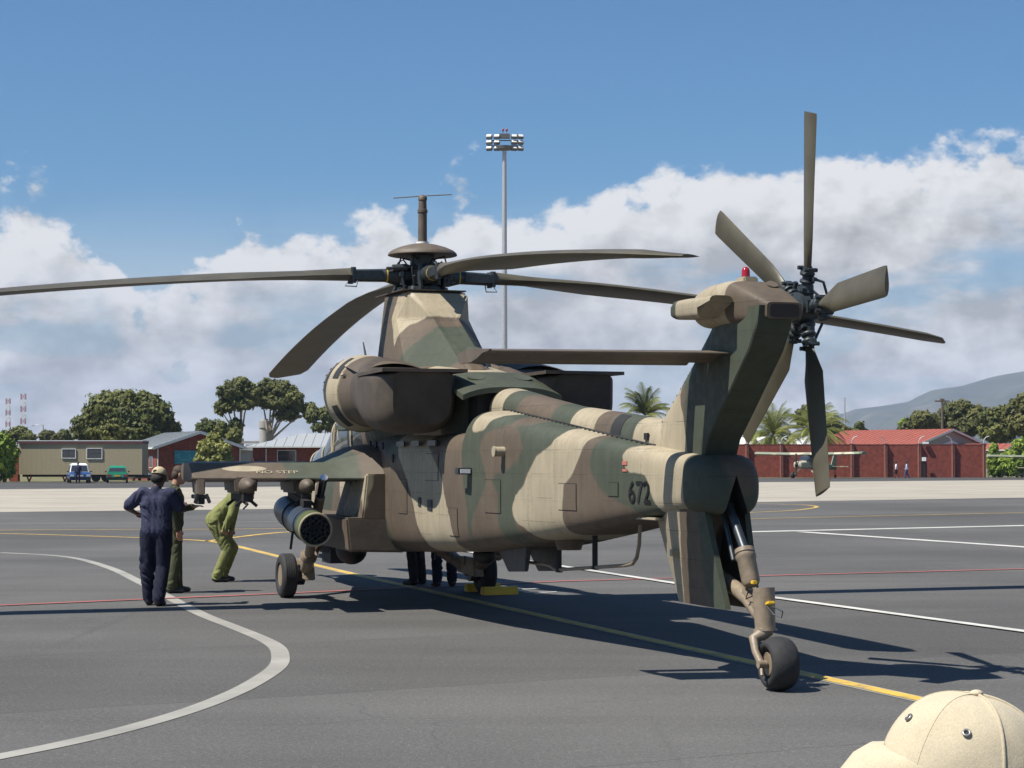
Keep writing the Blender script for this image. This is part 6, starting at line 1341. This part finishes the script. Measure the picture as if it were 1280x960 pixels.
aeroplane('light aeroplane with pale camouflage parked before the brick wall behind a tail rotor blade', (scr(1012, 205), 205, 0), R(-128)).scale = (1.12, 1.12, 1.12)
aeroplane('light aeroplane at the right picture edge, only one wing in view', (scr(1303, 203), 203, 0), R(-95))
# ------------------------------------------------------------------ wheel chocks at the far main wheel
wheel_w = Vector((-1.689 + math.cos(HANG) * 1.39, 26.534 + math.sin(HANG) * 1.39, 0)); fwdv = Vector((-math.sin(HANG), math.cos(HANG), 0))
for d, lb in ((-1, 'yellow wheel chock behind the far main wheel'), (1, 'yellow wheel chock in front of the far main wheel')):
    o = empty('wheel_chock', wheel_w + fwdv * d * .36, HANG); tag(o, lb, 'wheel chock', 'chocks at the far main wheel')
    m = MB(); m.prism([(-.16, -.09, 0), (-.16, .09, 0), (-.16, .05, .11), (-.16, -.05, .11)], (.5, 0, 0)); m.build('chock_block', M['yellow'], o, 0, .008)
    m = MB(); m.tube([(.34, 0, .06), (.5, .05, .02), (.75, .02, .012), (.95, .08, .012)], .01, 6); m.build('chock_rope', M['trim'], o, 50)
# ------------------------------------------------------------------ mountains
def mountain():
    # silhouette heights against x at 6 km
    prof = [(-400, 0), (300, 20), (780, 60), (996, 120), (1032, 160), (1131, 172), (1230, 188), (1291, 221), (1377, 233), (1475, 263), (1574, 280), (1800, 300), (2300, 330), (3000, 250), (4200, 120), (5600, 20)]
    nx, ny = 220, 44; X = np.linspace(-400, 5600, nx); Y = np.linspace(4700, 7600, ny); base = np.interp(X, [p[0] for p in prof], [p[1] for p in prof])
    v = []
    for j, y in enumerate(Y):
        t = (y - 4700) / 2900; fall = max(0.0, 1 - abs(t - .45) / .55) ** .8
        for i, x in enumerate(X):
            sh = base[i] * fall + (math.sin(x * .011 + y * .004) * math.sin(x * .0047 - y * .009) * 22 + math.sin(x * .031 + 1.3 * math.sin(y * .006)) * 8) * fall * (1 - fall) * 4 * min(1, base[i] / 120)
            v.append((x, y, max(sh, 0) - 3 * (1 - min(1, fall * 5))))
    f = [(j * nx + i, j * nx + i + 1, (j + 1) * nx + i + 1, (j + 1) * nx + i) for j in range(ny - 1) for i in range(nx - 1)]
    me = bpy.data.meshes.new('mountain'); me.from_pydata(v, [], f); me.polygons.foreach_set('use_smooth', [True] * len(f)); me.update()
    m, t, b = new_mat('mountain_scrub'); oc = t.n('ShaderNodeTexCoord').outputs['Object']; t.link(t.ramp(t.noise(oc, .008, 7, .65), [(.35, (.035, .045, .025)), (.55, (.07, .07, .04)), (.72, (.13, .12, .1))]), b.inputs['Base Color']); b.inputs['Roughness'].default_value = 1
    o = mesh_obj('mountain', me, m); o['kind'] = 'structure'
mountain()
# ------------------------------------------------------------------ the air between here and the mountains
m = MB(); m.box((0, 3600, 168.5), (17000, 9200, 343))
hz = m.build('haze', None, None, 0); hz['kind'] = 'stuff'
hm = bpy.data.materials.new('thin_air'); hm.use_nodes = True; t = NT(hm.node_tree); hm.node_tree.nodes.clear()
pv = t.n('ShaderNodeVolumePrincipled'); pv.inputs['Color'].default_value = (.50, .62, .86, 1); pv.inputs['Density'].default_value = 1.05e-4; pv.inputs['Anisotropy'].default_value = 0.0
ho = t.n('ShaderNodeOutputMaterial'); t.link(pv.outputs[0], ho.inputs['Volume']); hz.data.materials.append(hm)
